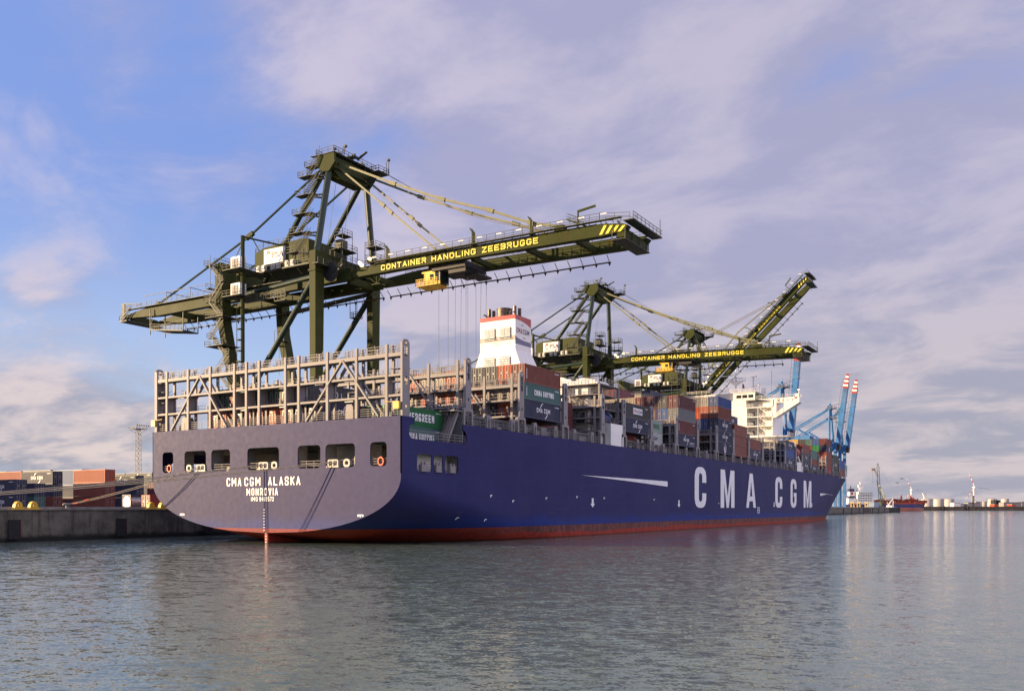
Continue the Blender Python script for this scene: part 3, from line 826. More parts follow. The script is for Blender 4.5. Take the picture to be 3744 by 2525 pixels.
# hatch coamings, stanchions and rail along the starboard deck edge
def deck_edge():
    f = MB(); f.box(15.2, 275, -21.4, -21.2, 15.2, 17.6); f.box(15.2, 275, -21.9, -20.9, 17.55, 17.75); f.build('hatch_coaming', M['deck'], ship)
    f = MB(); f.rail([(14.6,-23.45,16.05),(57.5,-23.45,16.05)], 1.1, .055, 1.5, 3); f.rail([(66,-23.45,16.05),(262,-23.45,16.05)], 1.1, .055, 1.6, 3); f.build('deck_rail', M['grey'], ship)
    x = 20.0; k = 0
    while x < 268:
        if not (57 < x < 67):
            f = base_frame(x-.5, x+.5, 15.6, 17.9, -23.2, .45); f.build('stanchion', M['grey'], ship)
        x += 6.6
    f = MB(); rr = random.Random(3); x = 16.5
    while x < 262:
        if not (57 < x < 67):
            w = .4+rr.random()*1.4; h = .7+rr.random()*1.3; f.box(x, x+w, -22.6, -21.8, 15.2, 15.6+h)
            if rr.random() < .5: f.tube((x+w+.4,-22.9,15.2),(x+w+.4,-22.9,16.4+rr.random()),.1,6)
        x += 1.2+rr.random()*2.4
    f.build('deck_fittings', M['grey'], ship)['kind'] = 'stuff'
    f = MB(); f.box(15.2, 28, -20.9, 23, 15.4, 17.3)
    for i in range(4): f.box(16+i*3.0, 16.3+i*3.0, -20.8, 22.8, 17.3, 17.8)
    f.build('hatch_cover', M['deck'], ship)
    f = MB()
    for bx0, bx1 in ((30,41.3),(43.5,55.2),(67,78),(80.2,91.5),(94,105),(107,118),(120,131),(133,144),(146,157),(158.6,169.6),(171,181),(183,194),(204,214),(215.5,225),(227,236.5),(238.5,247.7),(249,259.5),(261,275)):
        f.box(bx0, bx1, -20.9, 20.9, 15.4, 17.3)
    f.build('hatch_cover', M['deck'], ship)
deck_edge()
# forecastle: low bulwark rail, winches and a foremast
f = MB()
pts = [(x, -(hb(x, sheer(x))-.25), sheer(x)) for x in range(276, 371, 6)]
f.rail(pts, 1.1, .07, 3, 3); f.build('bow_rail', M['grey'], ship)
f = MB()
for x in (285, 296, 307, 318, 332): f.box(x, x+2.5, -hb(x,16)*.72, -hb(x,16)*.72+2.5, 15.2, 17.6+random.random())
f.build('bow_winches', M['grey'], ship)

# ---------------------------------------------------------------- engine casing and funnel
def casing():
    f = MB(); f.box(58.6, 65.0, -22.2, 20, 15.4, 17.6); f.box(57.9, 65.2, -15.6, 15.6, 17.6, 27.2); f.build('casing_wall', M['white'], ship)
    f = MB()
    f.plate([(60.2,15.7),(65.7,15.7),(65.7,20.0),(60.2,20.0)], [], lambda u, v, ww: (u, -23.55+ww, v), .2); f.box(60.2,60.4,-23.34,-17,15.7,20); f.box(60.45,65.7,-23.3,-17,19.8,20.0)
    f.build('side_house', M['white'], ship)
    f = MB(); f.plate(rrect(-21.6,-19.6,15.9,18.9,.7,4), [], lambda u, v, ww: (60.1+ww, u, v), .08); f.build('doorway', M['dark'], ship)
    for z in (20.0, 22.5, 25.0):
        f = MB(); f.box(57.2, 65.6, -22.6, -15.6, z, z+.12); f.build('casing_deck', M['grey'], ship)
        f = MB(); f.rail([(57.3,-22.5,z+.12),(65.5,-22.5,z+.12)], 1.1, .06, 1.4, 3); f.rail([(57.3,-22.5,z+.12),(57.3,-15.7,z+.12)], 1.1, .06, 1.4, 3); f.build('casing_rail', M['grey'], ship)
    f = MB(); f.stairs((57.6,-19.5,17.7),(57.6,-16.2,20.1),.8); f.stairs((57.6,-16.4,20.1),(57.6,-19.8,22.6),.8); f.stairs((57.6,-19.5,22.6),(57.6,-16.2,25.1),.8); f.build('casing_stair', M['grey'], ship)
    for y in (-18.2,): 
        f = MB(); f.tube((61,-20.5,21.4),(64.4,-20.5,21.4),1.1,14); f.build('drum', M['navyblue'], ship)
    f = MB(); f.box(59.6,60.6,-21.6,-20.4,20.15,21.6); f.build('locker', M['orange'], ship)
    f = MB(); f.tube((61.5,-19.0,25.1),(65,-21.5,21.7),.18,8); f.tube((60.5,-17,24.8),(63,-21,27.6),.2,8); f.build('store_crane', M['white'], ship)
    f = MB(); f.box(58.9, 60.2, -19.6, -15.6, 17.6, 26.8); f.box(60.2, 65, -17.5, -15.7, 17.6, 26.8); f.build('casing_wing', M['white'], ship)
    f = MB(); f.plate(rrect(-19.0,-17.2,20.3,22.2,.3,3), [], lambda u, v, ww: (58.82+ww, u, v), .06); f.plate(rrect(-18.8,-16.2,23.0,24.6,.3,3), [], lambda u, v, ww: (58.82+ww, u, v), .06); f.build('casing_opening', M['dark'], ship)
    f = MB(); f.plate([(-22,27.0),(-21,27.9),(-18.5,28.3),(-17.0,27.8),(-14.5,28.7),(-12.8,28.9),(-12.5,27.0)], [], lambda u, v, ww: (58.4+ww, u, v), 5.5); f.build('canvas_cover', M['white'], ship)
    for y in (-22.6, -15.7):
        for z0 in (15.6,): f2 = MB(); f2.box(57.2,57.5,y-.15,y+.15,z0,27); f2.box(65.3,65.6,y-.15,y+.15,z0,27); f2.build('casing_post', M['grey'], ship)
    f = MB(); f.rail([(57.4,-22.6,27),(65.5,-22.6,27)],1.1,.06,1.3,3); f.rail([(57.4,-22.6,27),(57.4,-13,27)],1.1,.06,1.3,3); f.box(57.2,65.6,-22.7,-12,26.85,27.0); f.build('casing_rail', M['grey'], ship)
M['navyblue'] = mat('blue_drum_paint', (.03,.07,.35), .5)
casing()
FX0, FX1 = 57.5, 63.5; FY = 5.06
def funnel_mat():
    m = bpy.data.materials.new('funnel_livery'); m.use_nodes = True
    t = NT(m.node_tree); b = t.n['Principled BSDF']
    tc = t.node('ShaderNodeTexCoord'); v = tc.outputs['Object']; sep = t.node('ShaderNodeSeparateXYZ'); t.l.new(v, sep.inputs[0])
    x, y, z = sep.outputs
    side = t.math('LESS_THAN', y, -FY+.02)
    n = t.noise(v, .6, 6, .65); st = t.noise(t.scale(v, (1,1,.12)), 1.3, 6, .65)
    white = t.mix(t.math('MULTIPLY', t.ramp(st, .52, .72), .22), (.80,.79,.77), (.50,.34,.22))
    # side: red above an ellipse arc, navy crescent below
    dx = t.math('DIVIDE', t.math('SUBTRACT', x, 57.5), 5.85)
    ztop = t.math('SUBTRACT', 40.35, t.math('MULTIPLY', t.math('POWER', t.math('ABSOLUTE', dx), 2.4), .85))
    znt = t.math('SUBTRACT', 37.4, t.math('SUBTRACT', t.math('MULTIPLY', t.math('POWER', t.math('ABSOLUTE', dx), .55), 1.75), t.math('MULTIPLY', dx, 1.0)))
    red_s = t.math('GREATER_THAN', z, ztop)
    navy_s = t.math('MULTIPLY', t.math('LESS_THAN', z, znt), t.math('GREATER_THAN', z, 35.75))
    red_a = t.math('GREATER_THAN', z, 40.4)
    navy_a = t.math('MULTIPLY', t.math('LESS_THAN', z, 37.35), t.math('GREATER_THAN', z, 36.45))
    red = t.math('ADD', t.math('MULTIPLY', side, red_s), t.math('MULTIPLY', t.math('SUBTRACT', 1, side), red_a))
    c = t.mix(red, white, t.mix(t.ramp(n, .35, .65), (.38,.035,.045), (.48,.055,.05)))
    c = t.mix(t.math('MULTIPLY', side, navy_s), c, (.11,.11,.20))
    c = t.mix(t.math('MULTIPLY', t.math('MULTIPLY', t.math('SUBTRACT', 1, side), navy_a), .75), c, (.28,.20,.19))
    stain = t.math('MULTIPLY', t.math('MULTIPLY', t.ramp(z, 35.3, 36.0), t.ramp(z, 37.3, 36.3)), t.ramp(n, .42, .62))
    c = t.mix(t.math('MULTIPLY', t.math('MULTIPLY', stain, t.math('SUBTRACT', 1, side)), .6), c, (.42,.28,.2))
    t.l.new(c, b.inputs['Base Color']); b.inputs['Roughness'].default_value = .4
    return m
m = MB()
def ring(z, hy, x1): return [(FX0,-hy,z),(x1,-hy,z),(x1,hy*0.6,z),(FX0,hy*0.6,z)]
vs = []
for z, hy, x1 in ((26,6.55,64.4),(31.9,6.1,64.1),(34.7,FY,63.4),(41.2,FY,63.4)): vs += [(FX0,-hy,z),(x1,-hy,z),(x1,hy-2.2,z),(FX0,hy-2.2,z)]
fs = []
for k in range(3):
    for i in range(4): fs.append((k*4+i, k*4+(i+1) % 4, k*4+4+(i+1) % 4, k*4+4+i))
fs.append((12,13,14,15)); m.add(vs, fs); m.build('funnel', funnel_mat(), ship)
for y0, y1, z0, z1 in ((-.6,1.92,36.85,38.95),(-4.08,-1.53,36.85,38.95),(-.6,1.95,31.0,33.4),(-4.0,-1.53,31.0,33.4)):
    f = MB(); f.box(FX0-.05, FX0-.02, y0, y1, z0, z1); lo = f.build('louvre', M['dark'], ship)
    f = MB()
    for k in range(5):
        z = z0+.25+k*(z1-z0-.3)/5
        f.add([(FX0-.30,y0+.05,z),(FX0-.30,(y0+y1)/2-.06,z),(FX0-.06,(y0+y1)/2-.06,z+.34),(FX0-.06,y0+.05,z+.34)],[(0,1,2,3)])
        f.add([(FX0-.30,(y0+y1)/2+.06,z),(FX0-.30,y1-.05,z),(FX0-.06,y1-.05,z+.34),(FX0-.06,(y0+y1)/2+.06,z+.34)],[(0,1,2,3)])
    f.box(FX0-.35, FX0-.02, y0-.08, y1+.08, z0-.1, z0); f.box(FX0-.12, FX0-.02, (y0+y1)/2-.05, (y0+y1)/2+.05, z0, z1)
    f.build('louvre_slat', M['white_funnel'], lo, fix=False)
f = MB(); f.lathe((60.6,-.75,41.2),[(1.62,-.2),(1.55,.4),(1.5,1.7),(1.56,2.0),(1.4,2.0),(1.35,1.2)],28); f.build('exhaust_uptake', M['soot'], ship, smooth=False)
for x, y, z, r in ((60.4,2.6,43.5,.33),(60.9,1.9,43.2,.33),(61.6,1.35,42.9,.27),(60.4,-3.2,43.5,.33),(61.2,-3.8,43.1,.33)):
    f = MB(); f.tube((x,y,41.0),(x,y,z),r,12); f.tube((x,y,z),(x,y,z+.02),r*1.08,12); f.build('exhaust_pipe', M['soot'], ship)
f = MB(); f.path([(59.9,-2.3,41.2),(59.9,-2.4,42.4),(59.6,-2.9,42.5),(59.5,-3.0,42.0)],.16,8); f.path([(60,2.9,41.0),(60,3.0,42.2),(59.7,3.5,42.4)],.14,8); f.build('vent_pipe', M['dark'], ship)
f = MB(); strokes(f, 'CMA', (57.95,-FY-.02,37.9), (2.1,0,-.0), (0,0,.95), .17, .3); f.build('funnel_lettering', M['redpaint'], ship, fix=False)
f = MB(); strokes(f, 'CGM', (60.35,-FY-.02,37.9), (2.35,0,0), (0,0,.95), .17, .3); f.build('funnel_lettering', M['navy'], ship, fix=False)
f = MB(); arc(f,(60.1,-FY-.03,38.4),(1,0,0),(0,0,1),1.15,R(120),R(60),.1); arc(f,(60.9,-FY-.03,38.3),(1,0,0),(0,0,1),1.15,R(-120),R(-60),.1); f.build('funnel_swash', M['navy'], ship, fix=False)

# ---------------------------------------------------------------- accommodation block (bridge house)
AX = 197.0
def block():
    f = MB()
    f.box(AX, 209, -7.25, 16, 17.5, 39.2)                       # main tower
    f.box(AX+3.2, 209, -15.7, -7.25, 17.5, 38.9)                # set back stair side
    f.build('house_wall', M['white'], ship)
    f = MB(); f.box(AX-.02, 208, 2.85-13, 2.85-5.9, 39.2, 41.7); f.box(AX+1.0, 208, -2.95, 15, 39.2, 41.9)
    f.build('wheelhouse', M['white'], ship)
    f = MB(); f.plate([(-10.2,39.3),(-10.2,41.3),(-11.4,41.0),(-11.2,39.3)],[],lambda u,v,ww:(AX+ww,u,v),10); f.build('wheelhouse_corner', M['glass'], ship)
    for a, b in ((-5.7,-4.1),(-7.6,-6.05),(-9.6,-8.0)):
        f = MB(); f.box(AX-.07, AX-.03, a, b, 39.95, 40.95); o = f.build('bridge_window', M['glass'], ship)
        fr = MB(); fr.box(AX-.12,AX-.03,a-.06,b+.06,39.88,39.95); fr.box(AX-.12,AX-.03,a-.06,b+.06,40.95,41.02); fr.build('frame', M['white'], o)
    f = MB(); f.box(AX-.5, 208.5, -10.6, -2.6, 41.7, 41.85); f.build('wheelhouse_roof', M['white'], ship)
    f = MB(); f.rail([(AX-.3,-10.4,41.85),(AX-.3,14,42.0)],1.1,.07,1.6,3); f.rail([(AX-.3,-10.4,41.85),(207,-10.4,41.85)],1.1,.07,1.6,3); f.build('roof_rail', M['white'], ship)
    # galleries: floors, posts, rails, stair flights, doors
    for i, z in enumerate((36.7, 33.7, 30.7, 27.6)):
        f = MB(); f.box(AX-.3, AX+3.2, -15.7, -7.3, z-.14, z+.14); f.build('gallery_deck', M['white'], ship)
        f = MB(); f.rail([(AX-.2,-9.6,z+.14),(AX-.2,-7.35,z+.14)], .95, .07, .9, 3); f.rail([(AX-.2,-15.6,z+.14),(AX-.2,-12.5,z+.14)], .95, .07, .9, 3); f.build('gallery_rail', M['white'], ship)
        f = MB(); f.stairs((AX+.9,-14.6,z-2.8),(AX+.9,-11.2,z),.9); f.build('gallery_stair', M['white'], ship)
        f = MB(); f.box(AX+3.1, AX+3.18, -9.1, -8.4, z-2.4, z-1.2); f.box(AX+3.1,AX+3.18,-12.6,-12.3,z-1.7,z-1.0); f.build('house_porthole', M['glass'], ship)
        f = MB(); f.box(AX-.3, AX+3.2, -7.6, -7.3, z-2.85, z-.14); f.build('gallery_frame', M['white'], ship)
    f = MB(); f.box(AX+.1, AX+3.2, -15.8, -15.4, 27.6, 39); f.box(AX-.3, AX+.2, -15.9, -15.2, 36.9, 39.0); f.tube((AX-.35,-11.2,24.5),(AX-.35,-11.2,36.5),.1,6); f.build('gallery_post', M['white'], ship)
    f = MB(); f.box(AX-.3, AX+9, -17, 14, 27.2, 27.45); f.box(AX-2, AX+9, -21.5, 14, 24.3, 24.6); f.build('upper_deck', M['white'], ship)
    f = MB(); f.rail([(AX-.2,-20.5,27.45),(AX+7,-20.5,27.45)],1.1,.08,1.5,3); f.rail([(AX-1.9,-21.4,24.6),(AX+8,-21.4,24.6)],1.1,.08,1.5,3); f.box(AX,AX+8,-20.6,-16.9,27.25,27.4); f.build('upper_deck_rail', M['white'], ship)
    # wing with its raking bracket and opening
    f = MB()
    out = [(-7.3,39.2),(-7.3,38.9),(-15.7,38.7),(-15.9,33.0),(-16.9,33.2),(-24.0,37.55),(-24.0,39.4)]
    out = [(-10.3,39.35),(-15.6,38.9),(-15.6,33.2),(-16.6,33.1),(-24.0,37.6),(-24.0,39.35)]
    f.plate(out, [[(-16.9,37.75),(-18.9,37.75),(-19.2,37.5),(-19.2,36.5),(-18.9,36.1),(-16.9,34.9)]], lambda u, v, ww: (AX-.1+ww, u, v), 3.3)
    f.build('bridge_wing', M['white'], ship)
    f = MB(); f.rail([(AX-.05,-23.9,39.35),(AX-.05,-10.5,39.35)],1.0,.07,1.5,2); f.rail([(AX-.05,-23.9,39.35),(AX+3.1,-23.9,39.35)],1.0,.07,1.0,2)
    f.box(AX,AX+.1,-23.9,-22.6,39.4,40.3); f.tube((AX+.3,-23.8,40),(AX+.3,-23.8,41.3),.12,6); f.box(AX-.1,AX+.7,-24.1,-23.4,41.2,41.7); f.build('wing_rail', M['white'], ship)
    f = MB()
    for y in (-17.5,-19,-20.5,-22): f.box(AX-.16,AX-.12,y-.1,y+.1,38.2,38.75)
    f.build('wing_drain', M['redpaint'], ship)
    f = MB(); f.plate(rrect(-.35,.35,0,.7,.3,4),[rrect(-.18,.18,.15,.55,.15,4)],lambda u,v,ww:(AX-.25+ww,-22.9+u,38.7+v),.1); f.build('wing_lifebuoy', M['orange'], ship)
    # radar mast
    f = MB(); f.tube((AX+6,-2.1,41.8),(AX+6,-2.1,50.2),.35,8,.18); f.lathe((AX+6,-2.1,0),[(.5,45.0),(2.2,46.1),(2.3,46.3)],12)
    f.box(AX+5.6,AX+6.4,-5.4,1.6,46.2,46.32); f.box(AX+5.7,AX+6,-1.2,3.2,48.2,48.45); f.box(AX+5.7,AX+6,-4.2,-.5,47.3,47.5); f.tube((AX+6,1.0,44.2),(AX+6,-2,43.2),.1,6); f.tube((AX+6,-5.0,44.2),(AX+6,-2.2,43.2),.1,6)
    f.rail([(AX+5.6,-5.4,46.3),(AX+5.6,1.6,46.3)],1.1,.08,1,3); f.build('radar_mast', M['white'], ship)
    f = MB(); f.tube((AX+5,-8.2,41.8),(AX+5,-8.2,47.4),.3,8,.26)
    for z in (44.2,47.2): f.box(AX+4.8,AX+5.2,-9.2,-7.4,z,z+.12); f.box(AX+4.8,AX+5.1,-9.3,-9.0,z,z+.4)
    f.build('signal_mast', M['white'], ship)
    f = MB(); f.tube((AX+3,-14.6,39.4),(AX+3,-14.6,48.6),.05,5); f.tube((AX+3,-5.2,41.9),(AX+3,-5.2,45.2),.05,5); f.tube((AX+4,-10.4,41.9),(AX+4,-10.4,44),.07,5); f.tube((AX+2,-1,41.9),(AX+2,-1,43.5),.05,5); f.tube((AX+3,6,41.9),(AX+3,6,44.8),.07,5); f.build('aerial', M['grey'], ship)
    f = MB(); f.lathe((AX+4,-10.4,44),[(.05,0),(.35,.15),(.4,.45),(.25,.75),(.02,.85)],12); f.lathe((AX+2.5,-3.4,42.0),[(.5,0),(.5,.2),(.1,.55)],10); f.build('aerial_dome', M['white'], ship)
    f = MB(); f.add([(AX+3,-5.2,45.1),(AX+3,-5.7,44.7),(AX+3.05,-5.9,43.3),(AX+2.95,-5.25,43.5)],[(0,1,2,3)]); f.build('courtesy_flag', M['redpaint'], ship, fix=False)
    f = MB()
    for k in range(6): f.beam((AX+9,-9.8-k*.25,41.9),(AX+9,-9.8-k*.25,44.0),.06)
    f.build('whip_aerials', M['grey'], ship)
    # white house at the ship's side and the lifeboat above
    f = MB(); f.box(195.9, 203.3, -23.55, -20, 15.7, 18.9); f.build('lifeboat_house', M['white'], ship)
    f = MB(); f.lathe((194.9,-22.2,22.1),[(.25,0),(.9,.5),(1.35,1.8),(1.4,4.2),(1.3,5.6),(.8,6.6),(.15,7.1)],16,'x'); f.build('lifeboat', M['redpaint'], ship, smooth=False)
    f = MB(); f.beam((195.4,-23.2,18.9),(196.2,-21.4,24.6),.4); f.beam((201,-23.2,18.9),(201.6,-21.4,24.6),.4); f.beam((195,-22.8,19),(199,-22.8,20.6),.3); f.build('davit', M['white'], ship)
block()
# ================================================================ CONTAINERS
CC = {'navy':(.032,.040,.085),'maroon':(.135,.035,.038),'brown':(.22,.058,.038),'orange':(.46,.085,.03),'grey':(.19,.20,.20),'dark grey':(.060,.065,.072),
      'teal':(.070,.155,.145),'green':(.012,.16,.05),'dark green':(.035,.060,.045),'blue':(.035,.085,.27),'white':(.52,.54,.52),'beige':(.33,.29,.23),'light blue':(.17,.24,.38),
      'red':(.30,.045,.035),'yellow':(.62,.36,.03),'pale green':(.36,.46,.40)}
CL, CWD, CH = 11.3, 2.36, 2.5
def corrugated_body(detail=True):
    m = MB(); h = CWD/2
    # frame: corner posts and rails
    for x in (0, CL-.16):
        for y in (-h, h-.16): m.box(x, x+.16, y, y+.16, 0, CH)
    for y in (-h, h-.1):
        m.box(.16, CL-.16, y, y+.1, 0, .16); m.box(.16, CL-.16, y, y+.1, CH-.12, CH)
    m.box(0, .12, -h+.16, h-.16, 0, .16); m.box(0, .12, -h+.16, h-.16, CH-.14, CH)
    m.box(CL-.1, CL, -h+.16, h-.16, 0, .16); m.box(CL-.1, CL, -h+.16, h-.16, CH-.14, CH)
    m.add([(0.1,-h+.03,CH-.03),(CL-.1,-h+.03,CH-.03),(CL-.1,h-.03,CH-.03),(0.1,h-.03,CH-.03)],[(0,1,2,3)])
    m.add([(0.1,-h+.03,.08),(CL-.1,-h+.03,.08),(CL-.1,h-.03,.08),(0.1,h-.03,.08)],[(3,2,1,0)])
    # corrugated side walls
    n = 38 if detail else 12; z0, z1 = .16, CH-.12
    for s in (-1, 1):
        pts = []; L = CL-.32; st = L/n
        for i in range(n):
            x = .16+i*st; pts += [(x, .03), (x+st*.35, .03), (x+st*.5, .085), (x+st*.85, .085)]
        pts.append((CL-.16, .03)); o = len(m.v)
        for x, d in pts: m.v += [(x, s*(h-d), z0), (x, s*(h-d), z1)]
        for i in range(len(pts)-1):
            a = o+2*i; fc = (a, a+2, a+3, a+1); m.f.append(fc if s < 0 else fc[::-1])
    # forward end wall, corrugated as well
    n = 8; L = CWD-.32; st = L/n; pts = []; 
    for i in range(n):
        y = -h+.16+i*st; pts += [(y,.04),(y+st*.35,.04),(y+st*.5,.09),(y+st*.85,.09)]
    pts.append((h-.16,.04)); o = len(m.v)
    for y, d in pts: m.v += [(CL-d, y, z0), (CL-d, y, z1)]
    for i in range(len(pts)-1):
        a = o+2*i; m.f.append((a, a+2, a+3, a+1))
    return m
def door_mesh(s):
    m = MB(); a, b = (.02, 1.0) if s > 0 else (-1.0, -.02)
    m.box(.06, .1, a, b, .17, CH-.15)
    for k in range(5): z = .35+k*.42; m.box(.035, .06, a+.06, b-.06, z, z+.24)
    return m
def rods_mesh(s):
    m = MB()
    for y in (.28, .74):
        y *= s; m.box(-.01, .03, y-.03, y+.03, .1, CH-.1); m.box(-.03, .03, y-.1, y+.1, 1.0, 1.08)
        for z in (.2, .9, 1.7, CH-.25): m.box(-.005, .034, y-.06, y+.06, z, z+.06)
    m.box(-.02, .02, s*.5-.14, s*.5+.14, 1.3, 1.55)
    return m
def fixn(me):
    import bmesh
    b = bmesh.new(); b.from_mesh(me); bmesh.ops.recalc_face_normals(b, faces=b.faces); b.to_mesh(me); b.free(); return me
BODY = corrugated_body().mesh('container_body', M['cont'])
BODYLO = corrugated_body(False).mesh('container_body_plain', M['cont'])
DOOR = {s: fixn(door_mesh(s).mesh('container_door', M['cont'])) for s in (-1, 1)}
M['rod'] = mat('galvanised_rod', (.30,.29,.28), .45, .3, .1, 3)
RODS = {s: fixn(rods_mesh(s).mesh('container_lock_rod', M['rod'])) for s in (-1, 1)}
def full_lo():
    m = corrugated_body(False)
    for s in (-1, 1):
        d = door_mesh(s); m.add(d.v, d.f)
        for y in (.28, .74): m.box(-.01, .03, y*s-.03, y*s+.03, .1, CH-.1)
    return m.mesh('container_small', M['cont'])
FULLLO = full_lo()
def fullend_lo():
    m = corrugated_body(False); return m
def lettering(kind, parent, L=CL, H=CH, mirror=False):
    h = CWD/2+.012; y = -h
    f = MB(); mt = M['letter']
    def tx(b, x0, x1, z0, z1, bold=.03): strokes(f, b, (x0, y, z0), (x1-x0, 0, 0), (0, 0, z1-z0), .19, .34)
    if kind == 'cma':
        tx('CMA', 3.6, 5.4, .95, 1.6, .04); tx('CGM', 5.9, 7.8, .95, 1.6, .04)
        arc(f, (5.75,y,1.25), (1,0,0), (0,0,1), 1.05, R(165), R(95), .16); arc(f, (5.95,y,1.25), (1,0,0), (0,0,1), 1.05, R(-15), R(-85), .16)
    elif kind == 'cma_plate':
        g = MB(); g.add([(3.6,y,.8),(8.0,y,.8),(8.0,y,1.85),(3.6,y,1.85)],[(0,1,2,3)]); g.build('lettering_plate', M['letter'], parent, fix=False)
        y -= .01; tx('CMA', 3.8, 5.7, 1.0, 1.65, .05); f.build('lettering', M['redpaint'], parent, fix=False)
        f = MB(); tx('CGM', 5.9, 7.8, 1.0, 1.65, .05); mt = M['navy']
    elif kind == 'china': tx('CHINA', 2.9, 5.2, .8, 1.65, .05); tx('SHIPPING', 5.6, 9.0, .8, 1.65, .05)
    elif kind == 'evergreen': tx('EVERGREEN', 2.5, 9.0, .7, 1.75, .06)
    elif kind == 'green_text': tx('EVERGREEN', 2.6, 9.2, .8, 1.7, .05); mt = M['green_print']
    elif kind == 'hyundai': tx('HYUNDAI', 1.4, 8.6, .8, 1.6, .05)
    elif kind == 'cgm_dark': tx('CMA', 3.2, 5.2, .9, 1.6, .04); tx('CGM', 6.2, 8.4, .9, 1.6, .04); arc(f,(7.2,y,1.2),(1,0,0),(0,0,1),1.0,R(-100),R(-160),.12); mt = M['navy']
    elif kind == 'nol':
        tx('N', 4.4, 5.0, .9, 1.7, .05); tx('O', 5.6, 6.4, .9, 1.7, .05); tx('L', 7.0, 7.6, .9, 1.7, .05)
        f.add([(2.4,y,1.9),(3.6,y,1.9),(3.4,y,1.3),(3.2,y,.8),(2.9,y,1.4)],[(0,1,2,3,4)])
        g = MB(); arc(g,(3.1,y,1.3),(1,0,0),(0,0,1),.8,R(-120),R(150),.12,16); g.build('lettering', M['redpaint'], parent, fix=False)
    elif kind == 'globe':
        for k in range(4): arc(f,(5.6,y,1.25),(1,0,0),(0,0,1),.35+k*.22,R(20+k*70),R(300+k*70),.13,14)
        f.box(4.9,6.3,y-.002,y,1.18,1.3)
    elif kind == 'capital': tx('CMA', 3.4, 4.9, 1.1, 1.7, .04); tx('CGM', 5.3, 6.8, 1.1, 1.7, .04); arc(f,(5.1,y,1.35),(1,0,0),(0,0,1),.95,R(165),R(95),.14); arc(f,(5.3,y,1.35),(1,0,0),(0,0,1),.95,R(-15),R(-85),.14); f.box(7.2,10.4,y-.002,y,.95,.99); f.box(7.2,10.4,y-.002,y,.35,.39); put_text(f,'shipping',(7.4,y,.62),(2.9,0,0),(0,0,.28),.01)
    elif kind == 'box': tx('EDGE', 4.6, 6.8, .8, 1.6, .05)
    elif kind == 'serial': pass
    if kind != 'serial': f.build('lettering', mt, parent, fix=False)
    g = MB()
    for k in range(7): g.box(CL-1.9+k*.2, CL-1.78+k*.2, -h-.002, -h, CH-.5, CH-.36)
    g.box(.55,.68,-h-.002,-h,.5,1.9) if kind in ('china','serial') else None
    g.build('serial_number', M['letter'], parent, fix=False)
M['green_print'] = mat('green_print', (.02,.22,.07), .5)

def container(x, y, z, h, colour, label, group, detail=2, letters=None, L=CL, rz=0.0, doors=-1):
    """x, y, z: aft lower edge, mid width. detail 2: box with doors and rods as parts; 1: one mesh"""
    colr = CC[colour]; j = random.Random(int(x*7+y*131+z*17)); k = .80+j.random()*.28
    c4 = (min(1,colr[0]*k), min(1,colr[1]*k), min(1,colr[2]*k), 1)
    if detail == 2:
        t = thing('shipping_container', label, 'container', (x, y, z), group, rz)
        t.scale = (L/CL, 1, h/CH)
        b = link('body', BODY, t); b.color = c4
        for s in (-1, 1):
            d = link('door', DOOR[s], t); d.color = c4
            if doors > 0: d.location = (CL, 0, 0); d.rotation_euler = (0, 0, pi)
            r = link('lock_rod', RODS[s], d)
        if letters: lettering(letters, t)
    else:
        if letters:
            t = thing('shipping_container', label, 'container', (x, y, z), group, rz); t.scale = (L/CL, 1, h/CH)
            b = link('body', FULLLO, t); b.color = c4; lettering(letters, t)
        else:
            b = link('shipping_container', FULLLO); b.location = (x, y, z); b.scale = (L/CL, 1, h/CH); b.rotation_euler = (0,0,rz); b.color = c4
            tag(b, label, 'container', group)
ROWW = ['outermost','second-row','third-row','fourth-row','fifth-row','sixth-row','seventh-row','eighth-row','ninth-row','tenth-row','eleventh-row','twelfth-row','thirteenth-row','fourteenth-row','fifteenth-row','sixteenth-row','seventeenth-row','eighteenth-row','nineteenth-row']
def rowy(r): return -22.2+2.463*r
OR, NV, MR, BR_, GY, BG, BL, TL, GN, DG, WH, RD, DK, YE, PG = 'orange navy maroon brown grey beige blue teal green dark,green white red dark,grey yellow pale,green'.replace(',', '_').split()
GN = 'green'; DG = 'dark green'; DK = 'dark grey'; PG = 'pale green'
# each bay: x of aft face, length, tier floors (z), place words, rows {row: [colours bottom to top]}
ANY = [MR, BR_, BR_, NV, NV, GY, MR, BG, TL, BL, OR, DK]
def fill(rr, n): return [rr.choice(ANY) for _ in range(n)]
BAYS = []
def bay(x, L, zs, words, rows, default=None, rng=(0, 19), det=2, seed=1):
    rr = random.Random(seed); R_ = {}
    for r in range(*rng):
        if r in rows: R_[r] = rows[r]
        elif default: R_[r] = fill(rr, default)
    BAYS.append(dict(x=x, L=L, zs=zs, words=words, rows=R_, det=det))
bay(1.7, 10.9, [12.95,15.37,17.85,20.35], 'behind the lashing frame at the stern', {1:[TL,GN],2:[TL,GN],3:[BR_,BR_]}, rng=(1,4))
bay(1.71, 10.9, [13.9,16.5,19.1,21.75,22.6], 'inside the lashing frame at the stern',
    {6:[NV,NV],7:[BR_,NV,DK],8:[BR_,OR,BG],9:[OR,OR,DG],10:[BR_,OR,DG],11:[GY,OR,OR],12:[OR,BR_,OR],13:[BG,OR,DG],14:[OR,OR]}, rng=(6,15))
bay(30.0, 11.4, [18.5,21.3,23.85,26.67,29.2], 'in the bay right behind the funnel',
    {0:[NV,TL,BR_],1:[OR,BG,OR],2:[NV,BG,DK],3:[BG,OR,DK],4:[BG,BG,BR_],5:[OR,OR,OR],6:[BG,OR,BG],7:[BR_,OR,BG],8:[OR,BG,OR]}, rng=(0,9))
